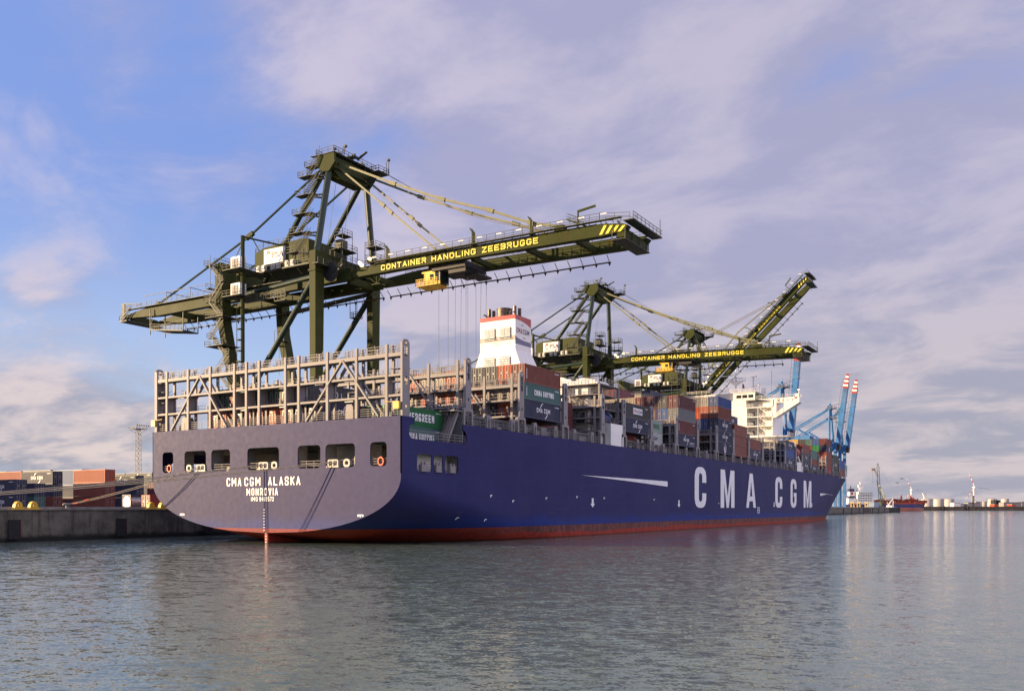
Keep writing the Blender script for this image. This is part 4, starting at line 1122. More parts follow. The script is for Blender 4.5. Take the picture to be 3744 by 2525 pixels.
bay(43.7, 11.4, [18.0,20.7,23.4], 'in the bay beside the funnel foot', {2:[MR,MR]}, 2, (2,8), seed=3)
bay(66.9, 11.3, [16.2,19.0,21.75,24.55], 'by the twin navy boxes', {0:[None,NV,DK],1:[RD,MR,BG]}, 3, (0,9), seed=5)
bay(80.2, 11.3, [17.9,20.45,23.0], 'in the low bay with the pale green box', {1:[WH,PG],2:[WH,BG],3:[BR_,BR_]}, 2, (1,9), seed=9)
bay(94.1, 10.9, [18.0,20.7,23.5,26.05,28.85,31.5], 'in the grey-boxed four-high bay',
    {0:[NV,MR,GY,MR],1:[DK,NV,BL,DK],2:[MR,MR,MR,MR],3:[BR_,MR,MR,MR],4:[BG,BG,BG,BG],5:[BG,MR,BG,BG],6:[BR_,GY,OR,BG,MR],7:[NV,BL,BR_,BG,DK],8:[NV,DK,GY,BG,DK],9:[BR_,OR,BG,BG,GY]}, rng=(0,11), seed=11, default=5)
bay(120.5, 10.4, [17.75,20.5,23.25,26.15,29.0,31.35,34.0], 'in the blue-topped five-high bay',
    {0:[NV,NV,NV,BR_,BL],1:[DK,MR,BL,OR,BG],2:[NV,MR,MR,OR,BG],3:[BR_,NV,BL,OR,BG],4:[BR_,NV,BL,OR,BG],7:[NV]*5+[NV],8:[NV]*5+[BG],9:[NV]*5+[DK],10:[NV]*5+[DK]}, 5, (0,12), seed=13)
bay(133.3, 10.5, [17.7,20.35,23.0,25.75,28.4], 'in the bay ahead of the blue-topped stack', {0:[BR_,BR_,BR_],1:[MR,MR,MR,NV],2:[NV,MR,BR_,GY]}, 4, (0,6), det=1, seed=15)
bay(146.4, 10.3, [17.65,20.25,22.95], 'in the two-high bay amidships', {0:[NV,BR_],1:[BR_,BR_]}, 2, (0,8), det=1, seed=17)
bay(159.0, 10.4, [17.4,20.0,22.6], 'in the first open bay before the bridge', {3:[WH,WH],4:[WH,WH],5:[GY,WH]}, 2, (3,9), det=1, seed=19)
bay(171.2, 9.8, [17.3,19.9,22.5,25.0], 'in the second open bay before the bridge', {3:[GY,NV,BG],4:[WH,WH,BG]}, 3, (3,9), det=1, seed=21)
bay(183.1, 10.4, [16.95,19.8,22.3,24.85], 'just below the bridge', {0:[NV,BL,NV],1:[DK,NV,BG],2:[NV,BL,BG],3:[BG,NV,BG],4:[BR_,OR,BG],5:[BG,OR,BG]}, 3, (0,8), det=1, seed=23)
bay(203.9, 9.8, [16.85,19.6,22.2,25.0], 'ahead of the lifeboat', {0:[NV,DK,BR_],1:[NV,NV,OR],2:[NV,NV,NV]}, 3, (0,4), det=1, seed=25)
bay(215.5, 9.5, [16.75,18.9,20.8,23.75], 'in the teal-topped bay', {0:[NV,BR_,TL]}, 3, (0,6), det=1, seed=27)
bay(238.5, 9.2, [16.65,19.25,21.85,24.4,26.75,29.1], 'in the five-high bay near the bow', {0:[RD,BR_,BR_,NV,MR],1:[MR,NV,RD,GN,BL],2:[MR,NV,RD,MR,TL],3:[NV,DK,RD,BR_,DK],4:[NV,NV,MR,DK,YE],5:[NV,NV,MR,DK,YE]}, rng=(0,6), det=1)
bay(248.6, 10.8, [16.2,19.1,21.5,23.9], 'in the dark green bay near the bow', {0:[DG,DG,DG]}, 3, (0,4), det=1, seed=31)
bay(260.1, 10.5, [16.4,19.0,22.5], 'in the blue and brown bay near the bow', {0:[BR_,BL],1:[BR_,BL]}, 2, (0,4), det=1, seed=33)
bay(271.2, 4.2, [16.75,18.8,20.95], 'in the foremost stack', {0:[WH,PG]}, 2, (0,3), det=1, seed=35)
LET = {(1,1,0):'china',(1,1,1):'evergreen'}
LETTERS = {(0,1,0):'china',(0,1,1):'evergreen',(1,6,1):'cma',(1,7,2):'nol',(1,7,1):'cma',(2,0,0):'cma',(2,0,1):'china',(2,0,2):'serial',(4,0,1):'cma',(4,0,2):'cma_plate',(4,1,0):'hyundai',
   (5,1,0):'cgm_dark',(5,1,1):'green_text',(6,0,0):'capital',(6,0,1):'serial',(6,0,3):'serial',(6,6,4):'serial',(7,0,0):'globe',(7,0,1):'cma',(7,0,2):'cma',(7,8,5):'cma',(8,1,3):'cma',(9,0,0):'cma',
   (12,0,0):'cma',(12,0,2):'cma',(13,0,0):'cma',(13,0,1):'box',(14,0,0):'cma',(15,0,3):'globe',(16,0,1):'cma'}
LW = {'cma':'with white arcs','china':'with two white words','evergreen':'with one long white word','cma_plate':'with a red and blue name plate','hyundai':'with a half hidden white word',
      'green_text':'with green lettering','cgm_dark':'with dark lettering','globe':'with a white globe emblem','capital':'with arcs and small lettering','nol':'with a round red emblem','box':'with a short white name'}
NCONT = 0
TN = {1:['only'],2:['bottom','top'],3:['bottom','middle','top'],4:['bottom','second-tier','third-tier','top'],5:['bottom','second-tier','third-tier','fourth-tier','top'],6:['bottom','second-tier','third-tier','fourth-tier','fifth-tier','top']}
def colname(c): return {'brown':'rust brown','navy':'navy blue'}.get(c, c)
for bi, B in enumerate(BAYS):
    prev = BAYS[bi-1]['rows'] if bi > 1 else {}; pz = BAYS[bi-1]['zs'] if bi > 1 else [0]
    for r, cols in B['rows'].items():
        n = len(cols)
        ptop = pz[len(prev[r])] if r in prev else 0
        outer = B['rows'].get(r-1); otop = B['zs'][len(outer)] if outer else 0
        for k, c in enumerate(cols):
            if c is None: continue
            z0, z1 = B['zs'][k], B['zs'][k+1]
            exposed = (z1 > otop+.3) or (z1 > ptop+.3) or k == n-1
            if not exposed and r > 3: continue
            if r > 3 and z1 < 20 and bi > 2: continue      # deep behind everything
            le = LETTERS.get((bi, r, k))
            desc = LW.get(le, '')
            if le: lab = f"{colname(c)} container {desc}, {TN[n][k]} of the {ROWW[r]} stack {B['words']}"
            else: lab = f"{colname(c)} container, {TN[n][k]} of the {ROWW[r]} stack {B['words']}"
            ws = lab.split()
            if len(ws) > 16 and le: lab = f"{colname(c)} container {desc}, {ROWW[r]} stack {B['words']}"
            ws = lab.split()
            if len(ws) > 16: lab = f"{colname(c)} container {TN[n][k]} {ROWW[r]} {B['words']}"
            if len(lab.split()) > 16: lab = ' '.join(lab.split()[:16])
            det = 2 if (B['det'] == 2 and (z1 > ptop+.3 or r <= 1)) else 1
            if det == 2 and B['x'] > 90 and r > 5: det = 1
            container(B['x'], rowy(r), z0+.03, z1-z0-.06, c, lab, 'containers stacked on the ship deck', det, le, L=B['L'])
            NCONT += 1
# ---------------------------------------------------------------- containers on the quay (long side faces aft)
def qstack(X, Y0, Y1, zs, cols, where, letters=None, det=2):
    """long side spans y from Y1 (far) to Y0 (near end, with doors)"""
    n = len(cols)
    for k, c in enumerate(cols):
        if c is None: continue
        le = letters[k] if letters else None
        lab = f"{colname(c)} container{' '+LW[le] if le in LW else ''}, {TN[n][k]} of the {where}"
        container(X+CWD/2, Y1, zs[k]+.03, zs[k+1]-zs[k]-.06, c, lab, 'containers stacked on the quay', det, le, L=abs(Y1-Y0), rz=-pi/2, doors=1)
z3 = [4.4,7.2,9.9,12.75]
qstack(8, 74.66, 86.3, [4.4,7.3,10.15], [NV,NV], 'near pair at left picture edge', ['cma','cma'])
qstack(16, 82.1, 90, [4.4,7.1,9.7], [TL,NV], 'low pair between two taller quay stacks')
qstack(27, 94.0, 105.9, z3, [BR_,NV,NV], 'tall stack left of the rust one', [None,None,'cma'])
qstack(27, 75.45, 86.4, z3, [BR_,BR_,OR], 'tall rust stack left of the stern')
qstack(38, 100.5, 112, [4.4,7.1,9.9,13.7][:4], [MR,NV,'light blue'], 'stack just behind the tall rust one')
qstack(38, 113, 124.5, [4.4,7.1,9.9,13.85], [MR,BR_,GY], 'stack behind the tall navy one')
qstack(40, 129, 140.8, [4.4,7.5,10.6,13.9], [BR_,BR_,OR], 'stack with bright orange top at far left')
qstack(40, 141.2, 152.8, [4.4,7.5,10.6,13.9], [BR_,BR_,OR], 'orange stack cut by the left picture edge')
qstack(49, 96.3, 106.6, [4.4,7.2,9.9,12.55], [NV,NV,DK], 'stack beside the stern outline', [None,None,'cma'])
qstack(49, 107.2, 117.5, [4.4,7.2,9.9,12.6], [MR,BR_,DK], 'dark stack showing between rust stack and stern')
qstack(70, 118.5, 130, [4.4,7.6,11,14.35], [MR,NV,GY], 'stack rising behind the dark one', [None,None,'cma'])
qstack(70, 130.4, 142, [4.4,7.6,11,14.35], [GY,GY,GY], 'all grey stack behind the dark one')
qstack(44, 143, 154.6, [4.4,7.5,10.8,14.3], [GN,GN,GN], 'green roofed stack behind the orange one')
qstack(44, 155, 166.6, [4.4,7.5,10.8,14.3], [GN,GN,GN], 'green roofed stack at the left picture edge')
# maroon boxes low beside the stern, lengthwise to the quay
for k, (c, lab) in enumerate(((RD,'red container on the quay partly hidden by the rounded stern'),)):
    container(31, 66, 4.4, 2.7, c, lab, 'containers stacked on the quay', 1, L=11)
container(31, 66, 7.15, 2.7, 'maroon', 'maroon container stacked on the red one beside the stern outline', 'containers stacked on the quay', 1, L=11)
container(14, 44.45, 4.4, 2.65, 'red', 'sunlit red container with doors facing aft, beside the tank container', 'containers stacked on the quay', 2, L=11.3)
container(45, 84, 4.4, 2.6, 'navy', 'navy container behind the tank container, bottom of two', 'containers stacked on the quay', 1, L=11.3)
container(45, 84, 7.1, 2.6, 'navy', 'navy container behind the tank container, top of two', 'containers stacked on the quay', 1, L=11.3)
# tank container
t = thing('tank_container', 'tank container with a pale round end in a dark frame on the quay', 'tank container', (14.6, 50.55, 4.4))
f = MB(); f.lathe((0,0,1.38),[(.4,.0),(.9,.06),(1.1,.2),(1.12,.5),(1.12,5.4),(1.0,5.6),(.4,5.75)],24,'x'); f.build('barrel', M['cyl'], t)
f = MB(); vs = [(-.03, 1.06*cos(2*pi*(i+.5)/8)*1.05, 1.38+1.2*sin(2*pi*(i+.5)/8)) for i in range(8)]; f.plate([(v[1], v[2]) for v in vs], [rrect(-.18,.18,1.1,1.65,.03,2)], lambda u, v, ww: (-.05+ww, u, v), .05); f.build('end_plate', M['white'], t)
f = MB()
for y in (-1.2, 1.08):
    f.box(-.1,.05,y,y+.12,0,2.75); f.box(5.75,5.9,y,y+.12,0,2.75); f.box(0,5.8,y,y+.12,0,.14); f.box(0,5.8,y,y+.12,2.62,2.75)
f.box(-.1,.02,-1.1,1.1,2.63,2.75); f.box(-.1,.02,-1.1,1.1,0,.12); f.box(-.02,0.02,-1.1,-.75,.1,.6); f.box(-.02,.02,.75,1.1,.1,.6); f.box(-.02,.02,-1.1,-.75,2.1,2.65); f.box(-.02,.02,.75,1.1,2.1,2.65); f.box(.1,5.6,-.6,.6,2.6,2.68)
f.build('tank_frame', M['navy'], t)
f = MB(); f.add([(2.0,-1.14,.9),(2.9,-1.14,.9),(2.9,-1.0,2.0),(2.0,-1.0,2.0)],[(0,1,2,3)]); f.build('blue_placard', M['navyblue'], t, fix=False)
# unseen rows of boxes added left of the picture to shade the lower quay tiers
OW = ['nearest','second','third','fourth','farthest']
for i in range(5):
    for k in range(4):
        container(6.0+CWD/2, 104+i*12.4, 4.42+k*2.6, 2.55, [BR_,NV,GY,TL][(i+k) % 4], f"{colname([BR_,NV,GY,TL][(i+k) % 4])} container, {TN[4][k]} tier, {OW[i]} stack of an unseen row added for shade", 'unseen quay containers added for shade', 1, L=11.6, rz=-pi/2, doors=1)
for i in range(2):
    for k in range(4):
        container(-8.0+CWD/2, 101+i*12.4, 4.42+k*2.6, 2.55, [NV,BR_,TL,GY][(i+k) % 4], f"{colname([NV,BR_,TL,GY][(i+k) % 4])} container, {TN[4][k]} tier, {OW[i]} stack of an unseen pair added for shade", 'unseen quay containers added for shade', 1, L=11.6, rz=-pi/2, doors=1)
print('containers', NCONT)
# ================================================================ GREEN SHIP-TO-SHORE CRANES
XC = 57.4
def P(x, y, z): return (x-XC, y-36.0, z-QZ)     # measured world point -> crane's own frame
def boomxf(ang):
    """points on the boom turn about the hinge"""
    hy, hz = 31.0, 52.4; ca, sa = cos(ang), sin(ang)
    def fn(x, y, z):
        dy, dz = hy-y, z-hz
        return P(x, hy-(dy*ca-dz*sa), hz+(dy*sa+dz*ca))
    return fn
GX0, GX1 = 52.2, 61.1      # -X faces of the two girders
GW = 1.5
def make_crane(label, loc, ang=0.0, tip=-30.6, cab=True):
    t = thing('gantry_crane', label, 'crane', loc, 'green ship-to-shore cranes on the quay')
    G = M['green']; D = M['darkgreen']
    # legs
    for x in (47.5, 65.2):
        f = MB()
        def ring4(x0, x1, y0, y1, z): return [P(x0,y0,z),P(x1,y0,z),P(x1,y1,z),P(x0,y1,z)]
        vs = ring4(x+.2,x+2.0,36.55,37.85,4.9)+ring4(x,x+2.6,36.35,38.0,53.0)+ring4(x,x+2.6,36.35,38.0,57.2)
        f.add(vs, [(0,1,5,4),(1,2,6,5),(2,3,7,6),(3,0,4,7),(4,5,9,8),(5,6,10,9),(6,7,11,10),(7,4,8,11),(8,9,10,11),(3,2,1,0)])
        f.build('seaside_leg', G, t)
        f = MB(); vs = ring4(x+.2,x+2.2,54.3,55.8,4.9)+ring4(x,x+2.4,63.9,65.7,46.0)+ring4(x,x+2.6,64.4,66.6,58.6)
        f.add(vs, [(0,1,5,4),(1,2,6,5),(2,3,7,6),(3,0,4,7),(4,5,9,8),(5,6,10,9),(6,7,11,10),(7,4,8,11),(8,9,10,11),(3,2,1,0)])
        f.build('landside_leg', G, t)
        f = MB(); f.tube(P(x+1.2,38,51.6),P(x+1.2,59.4,26.5),.62,12); f.build('diagonal_brace', D, t)
        f = MB(); f.tube(P(x+1.2,38,52.2),P(x+1.2,64.8,50.6),.52,12); f.build('horizontal_brace', D, t)
        f = MB(); f.box(*sum(([a,b] for a,b in zip(P(x-.5,35.4,4.9),P(x+3.0,39.2,6.0))),[])); f.box(*sum(([a,b] for a,b in zip(P(x-.5,53.4,4.9),P(x+3.0,56.6,6.0))),[])); f.build('wheel_bogie', G, t)
    def bx(f, x0, x1, y0, y1, z0, z1):
        a = P(x0,y0,z0); b = P(x1,y1,z1); f.box(a[0],b[0],a[1],b[1],a[2],b[2]); return f
    f = MB(); bx(f,50.2,65.1,36.5,38.2,53.9,57.1); bx(f,47.3,50.3,36.2,38.2,53.0,53.4); f.build('seaside_portal_beam', G, t)
    f = MB(); bx(f,50.2,65.1,64.6,66.4,54.9,58.5); f.build('landside_portal_beam', G, t)
    f = MB(); bx(f,49.4,65.6,36.7,37.7,8,10); bx(f,49.4,65.6,54.6,55.8,8,10); f.build('sill_beam', G, t)
    # main girders behind the hinge
    for x in (GX0, GX1):
        f = MB(); o = [(31.0,51.5),(31.0,53.8),(96,53.4),(105.8,52.1),(106.0,51.7),(92,50.9)]
        f.plate(o, [], lambda u, v, ww: P(x+ww, u, v), GW); f.build('main_girder', G, t)
    for y in (104.5, 90, 76, 60, 45, 33):
        f = MB(); bx(f,GX0+GW,GX1,y-.4,y+.4,51.2,52.6); f.build('girder_tie', G, t)
    f = MB()
    for x, s in ((GX0-.95,-1),(GX1+GW,1)):
        bx(f,x,x+.95,42,104,53.3,53.42)
    f.build('girder_walkway', M['grid'], t)
    f = MB()
    f.rail([P(GX0-.9,60,53.45),P(GX0-.9,104.5,53.3)],1.1,.07,1.8,2); f.rail([P(GX1+GW+.9,66,53.45),P(GX1+GW+.9,104,53.45)],1.1,.07,1.8,2)
    for a, b in ((70,79),(80,88),(88.5,97)): # light frames on the rear girder
        f.beam(P(GX0-.4,a,53.4),P(GX0-.4,a,56),.12); f.beam(P(GX0-.4,a,56),P(GX0-.4,b,56),.12); f.beam(P(GX1+1,a,53.4),P(GX1+1,a,56),.12); f.beam(P(GX0-.4,a,56),P(GX1+1,a,56),.12)
    f.build('girder_rail', M['grid'], t)
    f = MB(); bx(f,GX0-.3,GX1+GW,103.8,106.6,50.8,51.2); bx(f,GX0-.3,GX0,104.6,105.6,51,55.2); f.beam(P(GX0-.3,105,55.2),P(GX0-.3,98,54.2),.2); f.rail([P(GX0-.3,103.8,51.2),P(GX0-.3,106.6,51.2),P(GX1+GW,106.6,51.2)],1.1,.08,1.3,2); f.stairs(P(GX0-.8,105,51.2),P(GX0-.8,101.5,53.6),.7); f.build('rear_platform', M['grid'], t)
    f = MB() # maintenance cradle hanging under the rear end
    for y in (94.2, 82.2):
        for x in (GX0-.6, GX0+3.6):
            f.beam(P(x,y,52.6 if y > 90 else 50.5),P(x,y,46.4),.18)
    for x in (GX0-.6, GX0+3.6):
        f.beam(P(x,94.2,47.6),P(x,82.2,46.2),.3)
        f.rail([P(x,94.2,47.8),P(x,82.2,46.4)],1.2,.07,1.5,3)
    f.beam(P(GX0+1.5,94.2,47.7),P(GX0+1.5,82.2,46.3),3.8,.12)
    f.beam(P(GX0-.6,94.2,52),P(GX0-.6,93.4,50),.08); f.beam(P(GX0-.6,93.4,50),P(GX0-.6,94.2,48),.08); f.beam(P(GX0-.6,94.2,48),P(GX0-.6,82.2,48.8),.08)
    f.build('service_cradle', M['grid'], t)
    # festoon rail with hangers, under the landside part
    def festoon(Q, y0, y1, name):
        f = MB(); x = GX1+GW+1.2
        f.beam(Q(x,y0,50.05),Q(x,y1,50.05),.2,.22)
        n = int(abs(y1-y0)/2.6)
        for i in range(n+1):
            y = y0+(y1-y0)*i/n
            f.add([Q(x-.06,y-.35,50.1),Q(x-.06,y+.35,50.1),Q(x-.06,y,49.35)],[(0,1,2)]); f.add([Q(x+.06,y-.35,50.1),Q(x+.06,y+.35,50.1),Q(x+.06,y,49.35)],[(0,1,2)])
            f.beam(Q(x,y,50.1),Q(x-1.2,y,51.2),.1)
        f.build(name, M['festoon'], t, fix=False)
    festoon(P and (lambda x,y,z: P(x,y,z)), 96, 32, 'festoon_rail')
    # machinery house
    hs = MB(); hy0, hy1 = 41.2, 57.2
    prof = [(hy0,56.0),(hy1,56.0),(hy1,60.1),(hy1-2.6,61.0),(hy0+2,61.3),(hy0,61.0)]
    hs.plate(prof, [], lambda u, v, ww: P(50.6+ww, u, v), 11.6); hs.build('machinery_house', M['housegreen'], t)
    f = MB(); bx(f,49.4,63,40,58,55.3,55.6)
    f.rail([P(49.5,40,55.6),P(49.5,57.9,55.6)],1.1,.07,1.5,2); f.rail([P(50.8,hy0,61.2),P(50.8,hy1-2.4,61.2),P(50.8,hy1,60.2)],1.1,.07,1.5,2); f.rail([P(62,hy0,61.2),P(62,hy1-2,61.2)],1.1,.07,1.5,2); f.rail([P(50.8,hy1,60.1),P(62,hy1,60.1)],1.1,.07,1.5,2)
    for y in (56,52,48,44): f.beam(P(50,y,55.3),P(52.4,y,53.6),.2)
    f.build('house_platform', M['grid'], t)
    f = MB(); bx(f,50.42,50.58,47.9,54.2,57.25,60.4); sg = f.build('sign_board', M['sky_grey'], t)
    f = MB(); put_text(f,'PSA',P(50.38,51.75,58.3),(0,-3.5,0),(0,0,1.4),.03)
    put_text(f,"The World's Port of Call",P(50.36,53.6,57.55),(0,-5.1,0),(0,0,.42),.0); f.build('sign_lettering', M['navy'], sg, fix=False)
    f = MB(); arc(f,P(50.38,52.75,58.9),(0,-1,0),(0,0,1),.7,R(30),R(200),.32); arc(f,P(50.36,52.9,59.6),(0,-1,0),(0,0,1),.4,R(0),R(180),.3); f.build('sign_emblem', M['redpaint'], sg, fix=False)
    f = MB(); arc(f,P(50.38,52.7,58.8),(0,-1,0),(0,0,1),.6,R(200),R(340),.2); f.build('sign_emblem', M['navy'], sg, fix=False)
    for i in range(6):
        y = 55.4-i*2.15+(.5 if i % 2 else 0); f = MB(); bx(f,49.7,50.45,y-.42,y+.42,55.75,56.95); bx(f,49.62,49.7,y-.3,y+.3,56.0,56.8); f.build('cooling_unit', M['white'], t)
    f = MB()
    for y in (47.8,45.6,43.2): f.tube(P(50.2,y,57),P(50.2,y,59.4),.07,6)
    f.build('exhaust_stub', M['dark'], t)
    # cable reel behind the seaside portal, small platforms, ladders cage
    f = MB(); f.lathe(P(50.2,34.8,53.0),[(.3,0),(1.9,.05),(1.9,.35),(.3,.4)],20,'x'); f.build('cable_reel', M['dark'], t)
    f = MB()
    for (x0,x1,y0,y1,z) in ((52,57,33.5,36.4,58.2),(53,56,34,36.2,61.4),(60,63,31,34,57.4),(60,63,31,34,60.2),(58.8,60,33.8,35.6,55)):
        bx(f,x0,x1,y0,y1,z,z+.12); f.rail([P(x0,y0,z+.1),P(x1,y0,z+.1),P(x1,y1,z+.1),P(x0,y1,z+.1),P(x0,y0,z+.1)],1.1,.07,1.3,2)
        for xx in (x0,x1):
            for yy in (y0,y1): f.beam(P(xx,yy,z),P(xx,yy,54),.1)
    bx(f,53,55,34.4,36,58.3,60.4)
    f.build('portal_platforms', M['grid'], t)
    f = MB(); bx(f,46.6,66,34.8,36.3,54.1,54.25); f.rail([P(46.6,34.8,54.2),P(66,34.8,54.2)],1.1,.07,1.6,2); f.rail([P(50.3,36.6,57.2),P(65,36.6,57.2)],1.1,.07,1.5,2); f.rail([P(47.3,38.5,57.2),P(47.3,41,55.6)],1.1,.07,1.2,2)
    f.stairs(P(50.5,34.2,51.8),P(50.5,31.4,54.2),.8); f.stairs(P(62,33.6,54.2),P(62,30.8,57.2),.8)
    f.build('portal_walkway', M['grid'], t)
    # masts of the A frame
    for x0, x1, fx in ((51.2,48.2,0),(62.2,66.0,1)):
        f = MB(); f.tube(P(x0+.6,36.2,76.6),P(x1+.6,37.2,57.0),.68,14); f.build('mast_tube', D, t)
        f = MB(); f.tube(P(x0+.8,37.2,76.0),P(x0+1.2+fx*.8,56.2,54.0),.56,12); f.build('rear_tube', D, t)
        f = MB(); xs = GX0+.5 if fx == 0 else GX1+.9
        pts = [P(xs,37.5,76.8),P(xs,61.0,65.2),P(xs,93.0,53.6)]
        f.tube(pts[0],pts[1],.24,8); f.tube(pts[1],pts[2],.24,8); f.build('backstay', D, t)
        f = MB(); f.beam(P(xs,60.0,65.7),P(xs,62.2,64.8),.7,.9); f.beam(P(xs,92.0,53.9),P(xs,94.2,53.2),.8,.8); f.build('stay_joint', G, t)
    # strut from backstay joint down to the girder
    f = MB(); f.tube(P(GX0+.5,60.6,65),P(GX0+.2,57.6,61),.12,6); f.tube(P(GX0+.5,60.6,65),P(GX0-4,55.6,62.6),.15,6); f.beam(P(GX0+.5,60.6,64.6),P(GX0+.5,52.0,61.6),.2); f.build('stay_strut', D, t)
    # apex head
    f = MB()
    f.plate([(34.2,77.6),(38.8,77.6),(39.0,75.6),(37.6,74.2),(35.6,74.0),(34.0,75.6)], [], lambda u, v, ww: P(50.6+ww, u, v), .6)
    f.plate([(34.2,77.6),(38.8,77.6),(39.0,75.6),(37.6,74.2),(35.6,74.0),(34.0,75.6)], [], lambda u, v, ww: P(62.9+ww, u, v), .6)
    bx(f,51.2,62.9,34.8,38.2,74.8,77.2)
    f.plate([(51.2,74.8),(62.9,74.8),(60.5,73.2),(53.6,73.2)], [], lambda u, v, ww: P(u, 35.2+ww, v), 2.4)
    f.build('apex_head', G, t)
    f = MB()
    bx(f,50.4,63.6,34.0,38.9,77.62,77.74); f.rail([P(50.4,34.0,77.7),P(63.6,34.0,77.7),P(63.6,38.9,77.7),P(50.4,38.9,77.7),P(50.4,34.0,77.7)],1.15,.08,1.4,2)
    bx(f,51,53,39,42.8,76.2,76.35); f.rail([P(51,39,76.3),P(51,42.8,76.3),P(53,42.8,76.3)],1.1,.08,1.3,2)
    bx(f,60,63.4,30.2,34,76.0,76.15); f.rail([P(60,34,76.1),P(60,30.2,76.1),P(63.4,30.2,76.1),P(63.4,34,76.1)],1.1,.08,1.3,2); f.beam(P(61.5,31,76),P(61.5,34.5,74.6),.6,.5)
    f.beam(P(63.4,30.3,76.1),P(63.4,30.3,79.2),.12); f.beam(P(62.6,30.3,76.1),P(62.6,30.3,78.6),.12)
    f.beam(P(55,35.6,77.7),P(55,35.2,80.2),.16); f.beam(P(54.2,35.6,77.7),P(54.6,35.2,80.2),.1); f.beam(P(51,38.6,77.7),P(51,38.6,80.0),.07)
    bx(f,56,57.6,33.6,36,78.5,78.7); f.beam(P(58,34.4,78.4),P(58,31.8,79.6),.6,.15)
    f.build('apex_platform', M['grid'], t)
    f = MB()
    for x, y, z in ((55,35,80.2),(63.3,30.3,79.1),(52.2,35.4,78.8),(57,34.4,78.9)): bx(f,x-.3,x+.3,y-.25,y+.25,z,z+.45)
    for x in (53.4,56.2,60.6): bx(f,x-.7,x+.7,35,36.6,77.8,78.6)
    f.build('apex_sheave', M['grid'], t)
    # stairs zigzag along the near mast and landings
    zz = 57.4; k = 0
    def mastpt(z): u = (76.6-z)/19.6; return (51.8-u*3.0, 36.2+u*1.0)
    while zz < 75.6:
        f = MB(); fr = MB()
        x, y = mastpt(zz); x2, y2 = mastpt(zz+4.0)
        f.stairs(P(x-1.4,y+4.6,zz+.0),P(x2-1.4,y2+1.6,zz+3.9),.8)
        for (xx,yy,z) in ((x-1.4,y+4.6,zz),):
            bx(fr,xx-.7,xx+1.2,yy-.6,yy+2.0,z-.1,z); fr.rail([P(xx-.7,yy-.6,z),P(xx-.7,yy+2.0,z),P(xx+.9,yy+2.0,z)],1.1,.07,1.2,2)
            fr.beam(P(xx+.3,yy-.4,z-.15),P(xx+1.4,y+.3,z-.9),.35,.3); fr.beam(P(xx+.4,yy,z-.1),P(xx+1.3,y+.2,z-.1),.3)
        fr.beam(P(x2-1.4,y2+1.6,zz+3.9),P(x2-1.4,y2+4.2,zz+4.1),.9,.08)
        zz += 4.05
        f.build('stair_flight', M['grid'], t); fr.build('stair_landing', M['grid'], t)
    # lift mast with two pale cabins
    f = MB(); f.tube(P(45.4,55.2,4.5),P(45.4,55.2,62.4),.42,8)
    z = 8.0
    while z < 56: f.box(*sum(([a,b] for a,b in zip(P(44.6,55.5,z),P(45.2,56.3,z+.25))),[])); z += 2.3
    f.tube(P(44.7,56.2,6),P(44.7,56.2,56),.07,5)
    f.beam(P(45.4,55.2,62.2),P(50.8,49.4,60.8),.3); f.beam(P(45.4,55.2,61),P(45.4,57.8,57.5),.12)
    f.build('lift_mast', G, t)
    for z in (55.3, 49.7):
        f = MB(); bx(f,44.4,46.2,55.0,57.7,z,z+2.6); lc = f.build('lift_cabin', M['white'], t)
        f = MB()
        for kk in range(2): bx(f,44.3,44.38,55.5+kk*1.0,56.3+kk*1.0,z+.3,z+2.2)
        f.build('cabin_door', M['grey'], lc)
        f = MB(); bx(f,43.2,50,53.8,59,z-.3,z-.15); f.rail([P(43.2,53.8,z-.15),P(43.2,59,z-.15)],1.1,.07,1.3,2); f.rail([P(43.2,53.8,z-.15),P(50,53.8,z-.15)],1.1,.07,1.5,2); f.build('lift_landing', M['grid'], t)
    f = MB(); bx(f,46.8,47.4,44,54,48.6,48.8); f.rail([P(46.8,44,48.8),P(46.8,54,48.8)],1.1,.07,1.4,3); bx(f,45.6,47.4,43,46,47.4,47.55); f.rail([P(45.6,43,47.5),P(45.6,46,47.5)],2.2,.08,1,3); f.build('trolley_walkway', M['grid'], t)
    # stairs zigzag down the near landside leg
    z = 58.0; k = 0
    while z > 8:
        f = MB(); fr = MB()
        yc = 55.05+(min(z,46)-4.9)*.235
        a, b = (yc+2.2, yc-1.8) if k % 2 else (yc-1.8, yc+2.2)
        f.stairs(P(46.6,a,z-4.0),P(46.6,b,z),.8)
        bx(fr,46.0,47.3,b-.8,b+1.2 if b > a else b+.6,z-.1,z)
        fr.rail([P(46.0,b-.8,z),P(46.0,b+1.2,z)],1.1,.07,1.0,2)
        if b > a: fr.rail([P(46.0,b+1.2,z),P(47.3,b+1.2,z)],1.1,.07,1.0,2)
        z -= 4.0; k += 1
        f.build('stair_flight', M['grid'], t); fr.build('stair_landing', M['grid'], t)
    f = MB(); fr2 = f
    for z in (46.2, 40): bx(f,45.4,50.4,61.5,67.2,z,z+.15); f.rail([P(45.4,67.2,z+.1),P(45.4,61.5,z+.1)],1.1,.07,1.3,2); f.rail([P(45.4,67.2,z+.1),P(50.4,67.2,z+.1)],1.1,.07,1.3,2)
    bx(f,45.8,50.6,66.4,67.4,52.8,52.95); f.rail([P(45.8,67.4,52.9),P(50.6,67.4,52.9)],1.1,.07,1.3,2); f.rail([P(47.4,66.6,58.7),P(65,66.6,58.7)],1.1,.07,1.3,2); f.rail([P(47.4,64.4,58.7),P(65,64.4,58.7)],1.1,.07,1.3,2)
    f.beam(P(46.4,66.8,53),P(46.4,66.8,60),.12); f.beam(P(46.0,66.2,53),P(46.0,66.2,60),.12)
    f.build('leg_platforms', M['grid'], t)
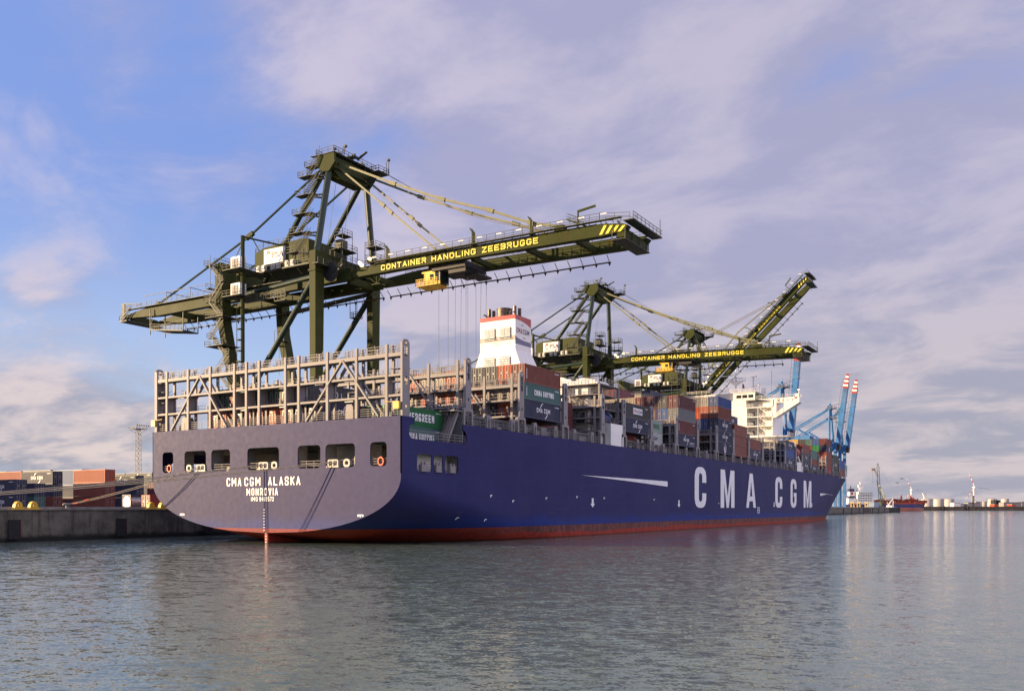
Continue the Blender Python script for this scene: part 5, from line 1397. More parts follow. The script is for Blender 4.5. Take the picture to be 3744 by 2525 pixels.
    # small cage lift hanging from the far girder, ladder on the far legs
    f = MB(); bx(f,64.8,66.6,40.5,42.5,47.0,47.15)
    for x in (64.8,66.6):
        for y in (40.5,42.5): f.beam(P(x,y,47),P(x,y,51),.1)
    f.rail([P(64.8,40.5,47.1),P(66.6,40.5,47.1),P(66.6,42.5,47.1),P(64.8,42.5,47.1),P(64.8,40.5,47.1)],1.2,.08,1,3)
    bx(f,64.6,66.4,62.8,66,44,44.15); f.rail([P(64.6,62.8,44.1),P(64.6,66,44.1)],2.6,.08,1,3); f.beam(P(64.6,64.4,46.6),P(64.6,64.4,36),.07)
    f.build('hanging_cage', M['grid'], t)

    # -------- boom
    B = boomxf(ang)
    for gi, x in enumerate((GX0, GX1)):
        f = MB(); o = [(30.6,51.7),(30.6,53.2),(22,53.8),(tip+5.2,53.35),(tip+1.2,52.8),(tip+.2,52.4),(tip+1.0,51.5),(tip+5.2,51.25),(10,51.75)]
        f.plate(o, [], lambda u, v, ww: B(x+ww, u, v), GW); bo = f.build('boom_girder', G, t)
        f = MB() # flange strips along the top and bottom edges
        for z in (53.75, 51.8): f.beam(B(x-.08, 21, z), B(x-.08, tip+6, z-.4 if z > 52 else z-.5), .12, .12)
        f.build('flange', G, bo)
        if gi == 0:
            for s, a, b in (('CONTAINER',23.0,11.8),('HANDLING',10.5,.3),('ZEEBRUGGE',-1.1,-13.1)):
                f = MB(); zl = 52.08-(23-a)*.004; zr = 52.08-(23-b)*.004; o_ = Vector(B(x-.09,a,zl)); strokes(f, s, o_, Vector(B(x-.09,b,zr))-o_, Vector(B(x-.09,a,zl+1.08))-o_, .2, .3)
                f.build('boom_lettering', M['yellowpaint'], bo, fix=False)
            f = MB()
            for kk in range(4):
                f = MB(); y = tip+5.5-kk*1.15; f.add([B(x-.05,y,51.5),B(x-.05,y-.55,51.5),B(x-.05,y-1.45,52.95-.18*kk),B(x-.05,y-.9,52.98-.18*kk)],[(0,1,2,3)]); f.build('warning_stripe', M['yellowpaint'], bo, fix=False)
    for y in (27, 12, 2, -10, -20, tip+1.5):
        f = MB(); f.beam(B(GX0+GW,y,51.8),B(GX1,y,51.8),.9,.9); f.build('boom_tie', G, t)
    f = MB()
    for x in (GX0-.9, GX1+GW+.85):
        f.beam(B(x+.1,26,53.75),B(x+.1,tip+1,53.6),.9,.08)
        f.rail([B(x-.25,26,53.8),B(x-.25,tip+5,53.75),B(x-.25,tip+.5,53.0)],0,.01,50,1) if False else None
    # rails on the boom, drawn in boom space
    def brail(f, x, y0, z0, y1, z1, step=1.9, h=1.1):
        n = max(1, int(abs(y1-y0)/step))
        for i in range(n+1):
            y = y0+(y1-y0)*i/n; z = z0+(z1-z0)*i/n; f.beam(B(x,y,z),B(x,y,z+h),.07)
        for hh in (h/2, h): f.beam(B(x,y0,z0+hh),B(x,y1,z1+hh),.07)
    for x in (GX0-.95, GX0+1.6): brail(f, x, 26, 53.8, tip+5, 53.8); brail(f, x, tip+5, 53.8, tip-.6, 53.0)
    brail(f, GX1+GW+1.1, 26, 53.8, tip+1, 53.6)
    for i in range(26):
        y = 25-i*2.2
        if y > tip+2: f.beam(B(GX0-.9,y,53.75),B(GX0,y,53.2),.09); f.beam(B(GX0+GW,y,53.85),B(GX0+GW+.9,y,53.85),.2,.25)
    f.build('boom_walkway', M['grid'], t)
    f = MB()
    f.beam(B(GX0-1.2,tip-.4,52.9),B(GX1+GW+1.2,tip-.4,52.9),1.9,.15); f.beam(B(GX0-.3,tip+1.8,50.2),B(GX1+GW,tip+1.8,50.2),2.6,.12)
    for x in (GX0-.2, GX0+3, GX0+6, GX1+1):
        f.beam(B(x,tip+.6,50.2),B(x,tip+.6,52),.12); f.beam(B(x,tip+3,50.2),B(x,tip+3,52),.12)
    f.beam(B(GX0-1.2,tip-1.3,53),B(GX1+GW+1.2,tip-1.3,53),.08); 
    for i in range(8):
        x = GX0-1.2+i*1.72; f.beam(B(x,tip-1.3,53),B(x,tip-1.3,54.1),.08)
    f.beam(B(GX0-1.2,tip-1.3,54.1),B(GX1+GW+1.2,tip-1.3,54.1),.08); f.beam(B(GX0-1.2,tip-1.3,53.6),B(GX1+GW+1.2,tip-1.3,53.6),.08)
    f.beam(B(GX1+2,tip-1.2,53),B(GX1+2,tip-1.2,56),.1)
    f.build('tip_platform', M['grid'], t)
    f = MB(); f.beam(B(GX0+.2,tip+1.6,51.3),B(GX1+1.2,tip+1.6,51.3),1.6,1.4); f.build('end_beam', G, t)
    for y in (21.5, 1.0, -11.6):
        f = MB()
        for dx in (-.1, .5):
            f.beam(B(GX0+dx,y,53.8),B(GX0+dx,y,56.2),.28,.22); f.beam(B(GX0+dx,y,56.2),B(GX0+dx,y+.6,57),.22,.18)
        f.beam(B(GX0-.3,y,53.9),B(GX0+1.2,y,53.9),.5,.5); f.build('stay_rest', G, t)
    f = MB()
    f.beam(B(GX0,9.6,53.7),B(GX0+GW,9.6,53.7),1.6,1.0); f.beam(B(GX1,9.6,53.7),B(GX1+GW,9.6,53.7),1.6,1.0)
    f.beam(B(GX0,-17.2,53.9),B(GX0+GW,-17.2,53.9),1.8,1.2); f.beam(B(GX1,-17.2,53.9),B(GX1+GW,-17.2,53.9),1.8,1.2); f.build('stay_anchor', G, t)
    f = MB(); f.beam(B(GX0+2,-20,53.8),B(GX0+2,-20,57.2),.22); f.beam(B(GX0+2,-20,57.0),B(GX0+2,-23.4,57.4),.3,.35)
    f.beam(B(GX0+1.4,-17,55.0),B(GX0+3.4,-17,55.0),.1); f.stairs(B(GX0+.6,-18.6,55.4),B(GX0+.6,-22,53.8),.7) if abs(ang) < .1 else None
    f.build('boom_davit', G, t)
    for k, (x, y, z) in enumerate(((GX0-.5,25.6,54.4),(GX0+.2,28.8,54.2),(GX0-.6,27.6,53.4))):
        f = MB(); c = Vector(B(x,y,z)); f.box(c.x-.25,c.x+.25,c.y-.25,c.y+.25,c.z,c.z+.55); f.build('flood_light', M['lamp'], t)
    f = MB()
    for i in range(13):
        y = 24-i*4.2; c = B(GX0-1.0,y,54.55); f.box(c[0]-.06,c[0]+.06,c[1]-.55,c[1]+.55,c[2],c[2]+.2)
    f.build('walkway_lamps', M['sky_grey'], t)
    f = MB(); f.beam(B(GX0-.3,25.8,50.9),B(GX0-.3,24.0,49.6),.1); f.beam(B(GX0-.3,22.4,50.9),B(GX0-.3,24.0,49.6),.1); f.beam(B(GX0-.3,24,51),B(GX0-.3,24,49.4),.12); f.beam(B(GX0-.3,25.2,49.5),B(GX0-.3,23,49.5),.2); f.build('lamp_bracket', G, t)
    festoon(B, 30, tip+9, 'boom_festoon')
    # forestays
    def sag(f, pts, w, h, ang_=0):
        for a, b in zip(pts[:-1], pts[1:]): f.beam(a, b, w, h)
    for k, x in enumerate((GX0+.5, GX1+.9)):
        if abs(ang) < .1:
            p = [P(x,35,76.2),P(x,20.5,69.2),P(x,8.5,63.9),P(x,-2.5,59.8),P(x,-11.5,55.9),P(x,-17.2,54.4)]
            f = MB(); sag(f, p, .34, .42); st = f.build('outer_forestay', M['stay'], t)
            for c in p[1:5]: f = MB(); c = Vector(c); f.beam(c+Vector((0,.8,.35)), c-Vector((0,.8,.35)), .55, .75); f.build('stay_link', M['stay'], st)
            p = [P(x,34.6,75.0),P(x,23,65.4),P(x,21,63.6),P(x,9.6,54.2)]
            f = MB(); sag(f, p, .26, .34); st = f.build('inner_forestay', M['stay'], t)
            for c in (p[1], p[2]): f = MB(); c = Vector(c); f.beam(c+Vector((0,.5,.42)), c-Vector((0,.5,.42)), .5, .65); f.build('stay_link', M['stay'], st)
        else:
            a = Vector(B(x,-17.2,54.4)); m1 = Vector(B(x,4,54.6)); top = Vector(P(x,35,76.2)); mid = Vector(P(x,28,62))
            f = MB(); f.beam(top, mid, .34, .4); f.beam(mid, m1+Vector((0,3,2)), .34, .4); f.beam(m1+Vector((0,3,2)), a+Vector((0,2,-1)), .34, .4); f.beam(a+Vector((0,2,-1)), a, .34, .4); f.build('outer_forestay', M['stay'], t)
            b2 = Vector(B(x,9.6,54.2)); mid = Vector(P(x,31,60)); f = MB(); f.beam(top, mid, .28, .3); f.beam(mid, b2, .28, .3); f.build('inner_forestay', M['stay'], t)
    f = MB()
    for dx in (0, .35, 2.2, 2.6):
        x = GX0+3+dx
        if abs(ang) < .1:
            a = Vector(P(x+4,30.5,76.4)); b = Vector(P(x+1,-17,54.8)); prev = a
            for i in range(1, 11):
                k = i/10; c = a.lerp(b, k)+Vector((0,0,-3.0*sin(pi*k))); f.beam(prev, c, .06); prev = c
        else:
            f.beam(P(x+4,30.5,76.4), B(x+1,-17.5,55.2), .09)
    if abs(ang) < .1:
        for dx in (0, 3.5): f.beam(P(60-dx,33,74.6),P(58-dx,9.8,55),.05)
    for x in (54.5, 59.0): f.beam(P(x,37,74),P(x,40,58),.05)
    f.build('boom_hoist_ropes', M['wire'], t)
    # trolley, cab and hoist ropes
    if cab:
        ty = 9.0 if abs(ang) < .1 else 44
        f = MB(); bx(f,GX0+GW,GX1,ty-5.2,ty+2.6,50.7,51.9); bx(f,GX0+2,GX1-.5,ty-5,ty-1.0,49.9,50.7); bx(f,GX0+4,GX1,ty-6.5,ty-3.5,49.5,49.9); f.rail([P(GX0+1.6,ty-5.2,49.9),P(GX1,ty-5.2,49.9)],.9,.1,1.2,2); f.build('trolley', M['dark'], t)
        c = t
        f = MB(); bx(f,54.2,57.0,ty+.8,ty+5.4,50.7,51.0); bx(f,54.2,57.0,ty+1.4,ty+4.6,48.15,48.35); bx(f,54.2,57.0,ty+2.2,ty+4.6,48.3,50.7); bx(f,54.2,54.3,ty+1.0,ty+2.2,48.3,48.9); cb = f.build('operator_cab', M['yellow'], t)
        f = MB(); bx(f,54.25,56.95,ty+.85,ty+2.2,48.4,50.65); bx(f,54.12,54.18,ty+2.6,ty+3.4,49.3,50.3); f.build('cab_window', M['glass'], cb)
        f = MB(); bx(f,53.2,57.2,ty+1.0,ty+6.2,48.0,48.12); f.rail([P(53.2,ty+1.0,48.1),P(53.2,ty+6.2,48.1),P(57.2,ty+6.2,48.1)],1.2,.1,.9,3)
        for y in (ty+1.2, ty+4.8): f.beam(P(54.3,y,48.2),P(54.3,y,50.9),.14)
        f.build('cab_platform', M['yellow'], cb)
        if abs(ang) < .1:
            f = MB()
            for x, y, dy in ((54.5,ty+1.5,0),(55.5,ty+.0,0),(56.5,ty-1.0,.1),(58,ty-1.4,.4),(59.3,ty-1.6,.0),(57,ty-3.6,0),(58,ty-4.8,-.1),(59,ty-5.4,.5),(60,ty-6,.5)):
                f.beam(P(x,y,50.2),P(x,y+dy,23.5),.05)
            f.build('hoist_ropes', M['wire'], t)
            f = MB(); bx(f,51.5,63.5,ty-3.2,ty-.8,23.0,23.5); bx(f,51.3,51.7,ty-3.4,ty-.6,22.6,23.4); bx(f,63.3,63.7,ty-3.4,ty-.6,22.6,23.4); f.build('spreader', M['yellow'], t)
    return t
M['festoon'] = mat('festoon_steel', (.12,.085,.06), .6, 0, .2, 1)
M['yellowpaint'] = mat('yellow_lettering', (.80,.68,.07), .5, 0, .05, 1)
def ribbed_green():
    m = mat('ribbed_green_cladding', (.058,.070,.018), .5, 0, .08, .3, RUST, .12, spec=.1)
    t = NT(m.node_tree); b = t.n['Principled BSDF']; tc = t.node('ShaderNodeTexCoord'); wv = t.node('ShaderNodeTexWave'); t.l.new(tc.outputs['Object'], wv.inputs['Vector'])
    wv.bands_direction = 'Y'; wv.inputs['Scale'].default_value = 1.1
    bn = t.node('ShaderNodeBump'); bn.inputs['Strength'].default_value = .5; bn.inputs['Distance'].default_value = .08; t.l.new(wv.outputs['Fac'], bn.inputs['Height']); t.l.new(bn.outputs[0], b.inputs['Normal']); return m
M['housegreen'] = ribbed_green()
c1 = make_crane('green gantry crane nearest the stern, boom lowered over the ship', (XC, 36.0, QZ))
c2 = make_crane('green gantry crane behind the ship funnel, boom lowered over the deck', (XC+123, 36.0, QZ-.6), ang=R(-1.3))
c3 = make_crane('green gantry crane amidships with its boom raised at an angle', (XC+213, 36.0, QZ), ang=R(45), tip=-28, cab=False)

# ================================================================ BLUE CRANES NEAR THE BOW
def blue_crane(x, label, boomx, pitch=84.5, length=52):
    t = thing('blue_gantry_crane', label, 'crane', (x, 36, QZ), 'blue gantry cranes beyond the bow'); Bm = M['blue']
    for dx in (-9, 7):
        for y in (0, 18):
            f = MB(); f.beam((dx+1,y,0),(dx+1,y,45),2.0,1.7); f.build('leg', Bm, t)
        f = MB(); f.beam((dx+1,0,28),(dx+1,18,28),1.2,1.2); f.beam((dx+1,1,44),(dx+1,17,29),.9,.9); f.build('portal_brace', Bm, t)
    f = MB(); f.box(-9,9,-1,1,40,43.5); f.box(-9,9,17,19,41,43.5); f.build('cross_beam', Bm, t)
    for dx in (-3.6, 3.6):
        f = MB(); f.box(dx-.7,dx+.7,-3,52,41.5,44.2); f.build('main_girder', Bm, t)
        f = MB(); f.tube((dx*.45,2,68.5),(dx*1.9,1,43.5),.75,10); f.build('mast_tube', Bm, t)
        f = MB(); f.tube((dx*.5,2,67.5),(dx,24,55),.45,8); f.tube((dx,24,55),(dx,46,44),.4,8); f.tube((dx,24,55),(dx,8,44),.45,8); f.tube((dx,24,55),(dx,27,44),.25,6); f.build('backstay', Bm, t)
    f = MB(); f.box(-3,3,.8,3.2,66.5,69.2); f.tube((-.5,2,60),(-.5,2,70.5),.9,10); f.tube((0,1.5,70),(0,1.5,72.5),.12,6); f.build('mast_head', Bm, t)
    f = MB()
    for z in (60.5, 67.2): f.box(-3.6,3.6,-1.8,4.4,z,z+.2); f.rail([(-3.6,-1.8,z+.1),(-3.6,4.4,z+.1)],1.1,.12,1.5,2); f.rail([(-3.6,-1.8,z+.1),(3.6,-1.8,z+.1)],1.1,.12,1.5,2)
    f.build('mast_platform', M['grey'], t)
    f = MB(); f.box(-5.5,5.5,14,27,44.4,49.5); f.build('machinery_house', Bm, t)
    f = MB(); f.box(-4.2,-2.2,-2.6,.6,38,43); f.build('hinge_bracket', Bm, t)
    a = R(pitch); d = Vector((0,-cos(a),sin(a)))
    for dx in (0.0,):
        p = Vector((dx,-3.0,40.5)); f = MB(); L = length
        f.beam(p, p+d*(L*.86), 3.0, 3.8); f.beam(p+d*(L*.86), p+d*L, 3.0, 3.8, 1.4, 1.0); bg = f.build('boom_girder', Bm, t)
        f = MB()
        for k in range(int(L/2.4)):
            q = p+d*(k*2.4+1); f.beam(q+Vector((-1.5,1.7,0)), q+Vector((-1.5,2.9,.2)), .14)
        f.beam(p+Vector((-1.5,2.8,0)), p+d*(L*.85)+Vector((-1.5,2.8,0)), .14); f.build('boom_ladder', M['rustgrey'], bg)
        for k in range(7):
            q = p+d*(L*.80+k*L*.03); q2 = p+d*(L*.80+(k+1)*L*.03); wv = 2.3 if k < 2 else 2.3-(k-1)*.22
            f = MB(); a0 = max(0, (L*.80+k*L*.0286-L*.86)/(L*.14)); a1 = max(0, (L*.80+(k+1)*L*.0286-L*.86)/(L*.14)); f.beam(p+d*(L*.80+k*L*.0286), p+d*(L*.80+(k+1)*L*.0286), 3.08-1.6*a0, 3.88-2.8*a0, 3.08-1.6*a1, 3.88-2.8*a1); f.build('tip_band', M['redpaint'] if k % 2 == 0 else M['white'], bg)
        f = MB(); f.beam(p+d*-1.5, p+d*2.5, 3.2, 4.2); f.build('boom_foot', M['rustgrey'], t)
    for k in (.28, .62, .84):
        f = MB(); q = Vector((0,-3,40.5))+d*(length*k); f.beam(q-Vector((1.8,0,0)), q+Vector((1.8,0,0)), 4.0, .5); f.build('boom_tie', M['grey'], t)
    f = MB()
    for dx in (-.4, .4): f.beam((dx,2,69),(dx*9,-3-cos(a)*length*.62,40.5+sin(a)*length*.62),.14)
    f.beam((4.2,-3-cos(a)*length,40.5+sin(a)*length),(4.2,-3-cos(a)*length-7,40.5+sin(a)*length-.4),.1); f.build('hoist_ropes', M['wire'], t)
    return t
M['rustgrey'] = mat('rusty_grey_steel', (.12,.09,.075), .7, 0, .3, .4, RUST, .8)
blue_crane(416, 'blue gantry crane with raised boom behind the ship bridge', 0, 85, 51)
blue_crane(541, 'blue gantry crane beyond the bow, left of two red and white boom tips', 0, 82.5, 50)
blue_crane(572, 'blue gantry crane beyond the bow, right of two red and white boom tips', 0, 82.5, 50)
# ================================================================ MOORING LINES
ZL2, ZL3 = 5.2, 5.2
def line(pts, r, label, sag=0, extra=None):
    t = thing('mooring_line', label, 'mooring line', (0,0,0), 'stern mooring lines')
    a, b = Vector(pts[0]), Vector(pts[-1]); out = []
    for i in range(25):
        k = i/24; p = a.lerp(b, k); p.z -= sag*4*k*(1-k); out.append(p)
    f = MB(); f.path(out, r, 6); f.build('rope', M['rope'], t)
    if extra:
        for k0, k1, m in extra:
            f = MB(); f.tube(out[int(k0*24)], out[int(k1*24)], r*1.9, 8); f.build('chafe_sleeve', m, t)
    return t
line([(-.2,12.9,10.7),(-7.0,33.8,5.35)], .055, 'upper of two mooring lines from the left stern opening down to the bollard', .35, [(.86,.91,M['orange'])])
line([(-.2,12.3,10.65),(-7.0,34.0,5.2)], .055, 'lower of two mooring lines from the left stern opening down to the bollard', .45, [(.94,.99,M['orange'])])
line([(-.2,.3,10.7),(-36,52,ZL2)], .06, 'upper mooring line from the middle stern opening to the left picture edge', .75)
line([(-.2,-.2,10.6),(-36,51.5,ZL2-.3)], .06, 'lower mooring line from the middle stern opening to the left picture edge', .75)
line([(-.2,-12.3,10.7),(-36,50.5,ZL3)], .06, 'upper mooring line from the right stern opening to the left picture edge', .7)
line([(-.2,-12.9,10.6),(-36,50,ZL3-.3)], .06, 'lower mooring line from the right stern opening to the left picture edge', .7)
# ================================================================ LEFT: LIGHT MAST BEHIND THE YARD
def lattice_mast(loc, h, w0, w1, label):
    t = thing('floodlight_mast', label, 'light mast', loc)
    f = MB(); n = 16
    def cr(z): w = w0+(w1-w0)*z/h; return [Vector((s*w/2, u*w/2, z)) for s, u in ((-1,-1),(1,-1),(1,1),(-1,1))]
    for i in range(n):
        a = cr(h*i/n); b = cr(h*(i+1)/n)
        for k in range(4): f.beam(a[k], b[k], .16); f.beam(b[k], b[(k+1) % 4], .09); f.beam(a[k], b[(k+1) % 4], .09)
    f.build('lattice', M['grey'], t)
    f = MB(); f.box(-2.6,2.6,-2.6,2.6,h,h+.15); f.rail([(-2.6,-2.6,h),(2.6,-2.6,h),(2.6,2.6,h),(-2.6,2.6,h),(-2.6,-2.6,h)],1.1,.1,1.5,2)
    for s in (-1,1): f.beam((0,0,h-2.5),(s*2.4,s*-2.4,h),.1); f.beam((0,0,h-2.5),(s*2.4,s*2.4,h),.1)
    f.build('mast_platform', M['grey'], t)
    f = MB()
    for i in range(6): x = -2.8+i*1.1; f.box(x,x+.7,-2.9,-2.5,h+1.4,h+1.8)
    f.build('floodlight', M['dark'], t)
lattice_mast((160, 249.6, QZ), 34.5, 2.2, 1.5, 'tall lattice floodlight mast behind the quay stacks left of the stern')

# ================================================================ BEYOND THE BOW
NTH = ['first','second','third','fourth','fifth','sixth','seventh','eighth','ninth']
def place(x, y): return x, y
# things standing on the far end of the quay
for i, (x, y, l) in enumerate(((610,36,'leftmost'),(640,37,'middle'),(668,36,'rightmost'))):
    t = thing('straddle_carrier', f'yellow machine on the far quay beyond the bow, {l} of three', 'machine', (x, y, QZ+.2), 'yellow machines on the far quay')
    t.scale = (.6,.6,.6)
    f = MB()
    for a in (-2.5, 2.5):
        for b in (-1.6, 1.6): f.box(a-.35,a+.35,b-.3,b+.3,0,6.5)
    f.box(-3.2,3.2,-2,-1.2,0.3,1.6); f.box(-3.2,3.2,1.2,2,.3,1.6); f.box(-3,3,-1.9,1.9,5.8,7); f.build('frame', M['yellow'], t)
    f = MB(); f.box(-1,.6,-1.2,1.2,3,5.2); f.build('cabin', M['dark'], t)
t = thing('site_hut', 'pale blue low hut on the far quay beyond the bow', 'hut', (708, 38, QZ+.2)); f = MB(); f.box(-12,12,-3,3,0,4.6); f.build('wall', M['sky_blue'] if 'sky_blue' in M else mat('pale_blue_cladding',(.30,.40,.52),.6), t)
f = MB(); f.box(-12.3,12.3,-3.3,3.3,4.6,4.9); f.build('roof', M['house'], t)
t = thing('mobile_crane', 'green lattice boom crawler crane on the end of the quay', 'crane', (745, 38, QZ+.2))
f = MB(); f.box(-3,3,-2.2,-1.2,0,1.3); f.box(-3,3,1.2,2.2,0,1.3); f.build('track', M['dark'], t)
f = MB(); f.box(-3.5,2,-1.6,1.6,1.4,5.2); f.build('cab_body', M['crawler'] if 'crawler' in M else mat('crawler_green',(.06,.12,.07),.5), t)
def lattice(f, p, q, w, n, t_=.18):
    p, q = Vector(p), Vector(q); a, b = f.frame(p, q); prev = None
    for i in range(n+1):
        c = p.lerp(q, i/n); ww = w*(1 if .1 < i/n < .9 else .5); r = [c+a*ww/2*s+b*ww/2*u for s, u in ((-1,-1),(1,-1),(1,1),(-1,1))]
        if prev:
            for k in range(4): f.beam(prev[k], r[k], t_); f.beam(prev[k], r[(k+1) % 4], t_*.6)
        prev = r
f = MB(); lattice(f, (0,0,2), (3,2.4,39), 1.7, 18); lattice(f, (1,-3,2), (3,3.0,24), 1.4, 12); lattice(f,(-3,-7,3),(0,1,20),1.2,10); f.build('boom', M['darkgreen'], t)
f = MB(); f.box(1.6,4.4,4.5,7.2,32.5,34.5); lattice(f,(3,5,33),(3,2.2,27),.9,6); f.build('jib_head', M['rustgrey'], t)
f = MB(); f.beam((3,2.4,38),(-3,-16,6),.12); f.beam((3,6.6,33),(3,6.8,20),.1); f.build('pendant', M['wire'], t)
t = thing('work_barge_ramp', 'white slanted ramp and red hull at the very end of the quay', 'ramp', (795, 36, QZ)); f = MB(); f.beam((-6,3,.5),(4,-1,8.5),.5,1.2); f.beam((2,-1,.3),(4,-1,8.5),.4); f.box(-10,2,-2,3,0,2.2); f.build('ramp_frame', M['white'], t)
for i in range(9):
    x = 560+i*29; m = MB(); m.box(x,x+.9,QY-.5,QY-.02,-2,QZ+.1); o = m.build('quay_pile', M['concrete']); tag(o, f'dark vertical pile on the quay face beyond the bow, {NTH[i]} counted from the bow', 'pile', 'piles on the far quay face')
for k, (x0, x1, mt, lab) in enumerate(((636,668,'rustgrey','rusty sheet pile panel on the far quay face beyond the bow'),(762,826,'rubber','black end section of the quay face beyond the bow'))):
    m = MB()
    n = int((x1-x0)/2)
    for i in range(n): m.box(x0+i*2, x0+i*2+1.2, QY-.35, QY-.03, -2, QZ+.15)
    o = m.build('sheet_pile_panel', M[mt]); tag(o, lab, 'pile panel')
# axis helper for things far down the harbour, laid out across the view
VD = Vector((cos(HEAD), sin(HEAD), 0)); VR = Vector((sin(HEAD), -cos(HEAD), 0)); C0 = Vector((-85.24, -91.53, 0))
def far(px_r, depth): return C0+VD*depth+VR*(px_r*depth)     # px_r: sideways slope from the view axis
# far shore
sa = far(.20, 1260); sb = far(1.25, 1420); n_ = (sb-sa).normalized(); bk = Vector((-n_.y, n_.x, 0))*1.0
if bk.dot(VD) < 0: bk = -bk
m = MB()
def quadprism(m, a, b, back, z0, z1):
    p = [a, b, b+back, a+back]; m.add([(q.x,q.y,z0) for q in p]+[(q.x,q.y,z1) for q in p], [(0,1,2,3),(4,5,6,7),(0,1,5,4),(1,2,6,5),(2,3,7,6),(3,0,4,7)])
quadprism(m, sa-n_*500, sb+n_*1200, bk*2500, -3, 5.8); structure('far_shore', m, M['shore'])
L_ = (sb-sa).length
for i in range(9):
    a = sa+n_*(115+i*38); m = MB(); quadprism(m, a, a+n_*2.6, -bk*2.5, -2, 6.4); o = m.build('mooring_dolphin', M['dark']); tag(o, f'dark pile cluster along the far sunlit shore, {NTH[i]} counted from the tanker', 'dolphin', 'dolphins along the far shore')
def cyl_tank(px0, px1, depth, top, lab, base=5.8):
    c = far((px0+px1)/2, depth); r = (px1-px0)/2*depth; t = thing('storage_tank', lab, 'tank', (c.x, c.y, base), 'storage tanks on the far shore')
    f = MB(); f.lathe((0,0,0),[(r,0),(r,top-base-1),(r*1.01,top-base)],32); o = f.build('shell', M['tankwhite'], t)
    f = MB(); f.lathe((0,0,top-base),[(r*1.015,0),(r*.6,r*.08),(.3,r*.12)],32); f.build('roof', M['tankwhite'], t)
    f = MB(); 
    for k in range(24):
        a = 2*pi*k/24; b = 2*pi*(k+1)/24; p = Vector((r*cos(a), r*sin(a), top-base)); q = Vector((r*cos(b), r*sin(b), top-base)); f.beam(p, p+Vector((0,0,1.1)), .12); f.beam(p+Vector((0,0,1.1)), q+Vector((0,0,1.1)), .12)
    f.build('roof_rail', M['house'], t)
def sx(px): return (px-1872)/3241.0
for a, b, d, top, lab in ((3369,3411,1420,17.6,'white storage tank right beside the tanker bow'),(3411,3451,1440,17.8,'white storage tank in the middle of the nearer three'),(3452,3488,1460,17.8,'white storage tank, right one of the nearer three'),
                          (3585,3607,1520,14.5,'small white storage tank with low shed before it'),(3610,3640,1500,18.6,'large white storage tank, left of the far pair'),(3662,3688,1520,18.8,'large white storage tank, right of the far pair')):
    cyl_tank(sx(a), sx(b), d, top, lab)
def building(px0, px1, depth, z1, mt, lab, z0=5.8, deep=14):
    a = far(sx(px0), depth); b = far(sx(px1), depth); t = thing('shed', lab, 'building', (a.x, a.y, z0)); u = b-a; back = VD*deep
    m = MB(); p = [Vector((0,0,0)), u, u+back, back]; h = z1-z0
    m.add([(q.x,q.y,0) for q in p]+[(q.x,q.y,h) for q in p], [(0,1,2,3),(4,5,6,7),(0,1,5,4),(1,2,6,5),(2,3,7,6),(3,0,4,7)]); m.build('wall', M[mt], t)
    m = MB(); m.add([(q.x-VD.x*.3,q.y-VD.y*.3,h+.02) for q in p]+[(q.x-VD.x*.3,q.y-VD.y*.3,h+.5) for q in p], [(0,1,2,3),(4,5,6,7),(0,1,5,4),(1,2,6,5),(2,3,7,6),(3,0,4,7)]); m.build('roof', M['dark'] if mt == 'house' else M['house'], t)
building(3540, 3585, 1400, 12, 'house', 'long grey shed below the right wind turbine')
building(3488, 3512, 1400, 11.5, 'white', 'small white building right of the three tanks')
building(3512, 3526, 1410, 10, 'white', 'lower white building beside the small one right of the tanks')
building(3568, 3592, 1460, 13.5, 'white', 'white shed in front of the small storage tank')
building(3670, 3735, 1380, 12, 'house', 'long dark roofed shed in front of the far tank pair')
building(3640, 3646, 1400, 16.5, 'dark', 'narrow dark tower beside the large far tank')
building(3652, 3658, 1400, 15.5, 'dark', 'narrow dark tower between the two large far tanks')
building(3736, 3790, 1400, 13, 'house', 'grey shed at the right picture edge')
building(3636, 3652, 1350, 9, 'tanker_red', 'low orange red shed under the large far tank')
building(3700, 3714, 1350, 9, 'tanker_red', 'low orange shed near the right picture edge')
building(3555, 3562, 1400, 23, 'house', 'thin chimney left of the right wind turbine', deep=2)
def pole(px, top, depth, lab, h=None):
    c = far(sx(px), depth); t = thing('light_pole', lab, 'light pole', (c.x, c.y, 5)); f = MB(); f.tube((0,0,0),(0,0,top-5),.38,8,.2); f.build('pole', M['grey'], t); f = MB(); f.lathe((0,0,top-5),[(.4,-.4),(3.0,0),(3.0,.5),(.4,.8)],12); f.build('lamp_ring', M['dark'], t)
pole(3281, 40.5, 1300, 'thin tall light pole behind the tanker, shorter of two'); pole(3297, 46.5, 1300, 'thin tall light pole behind the tanker, taller of two')
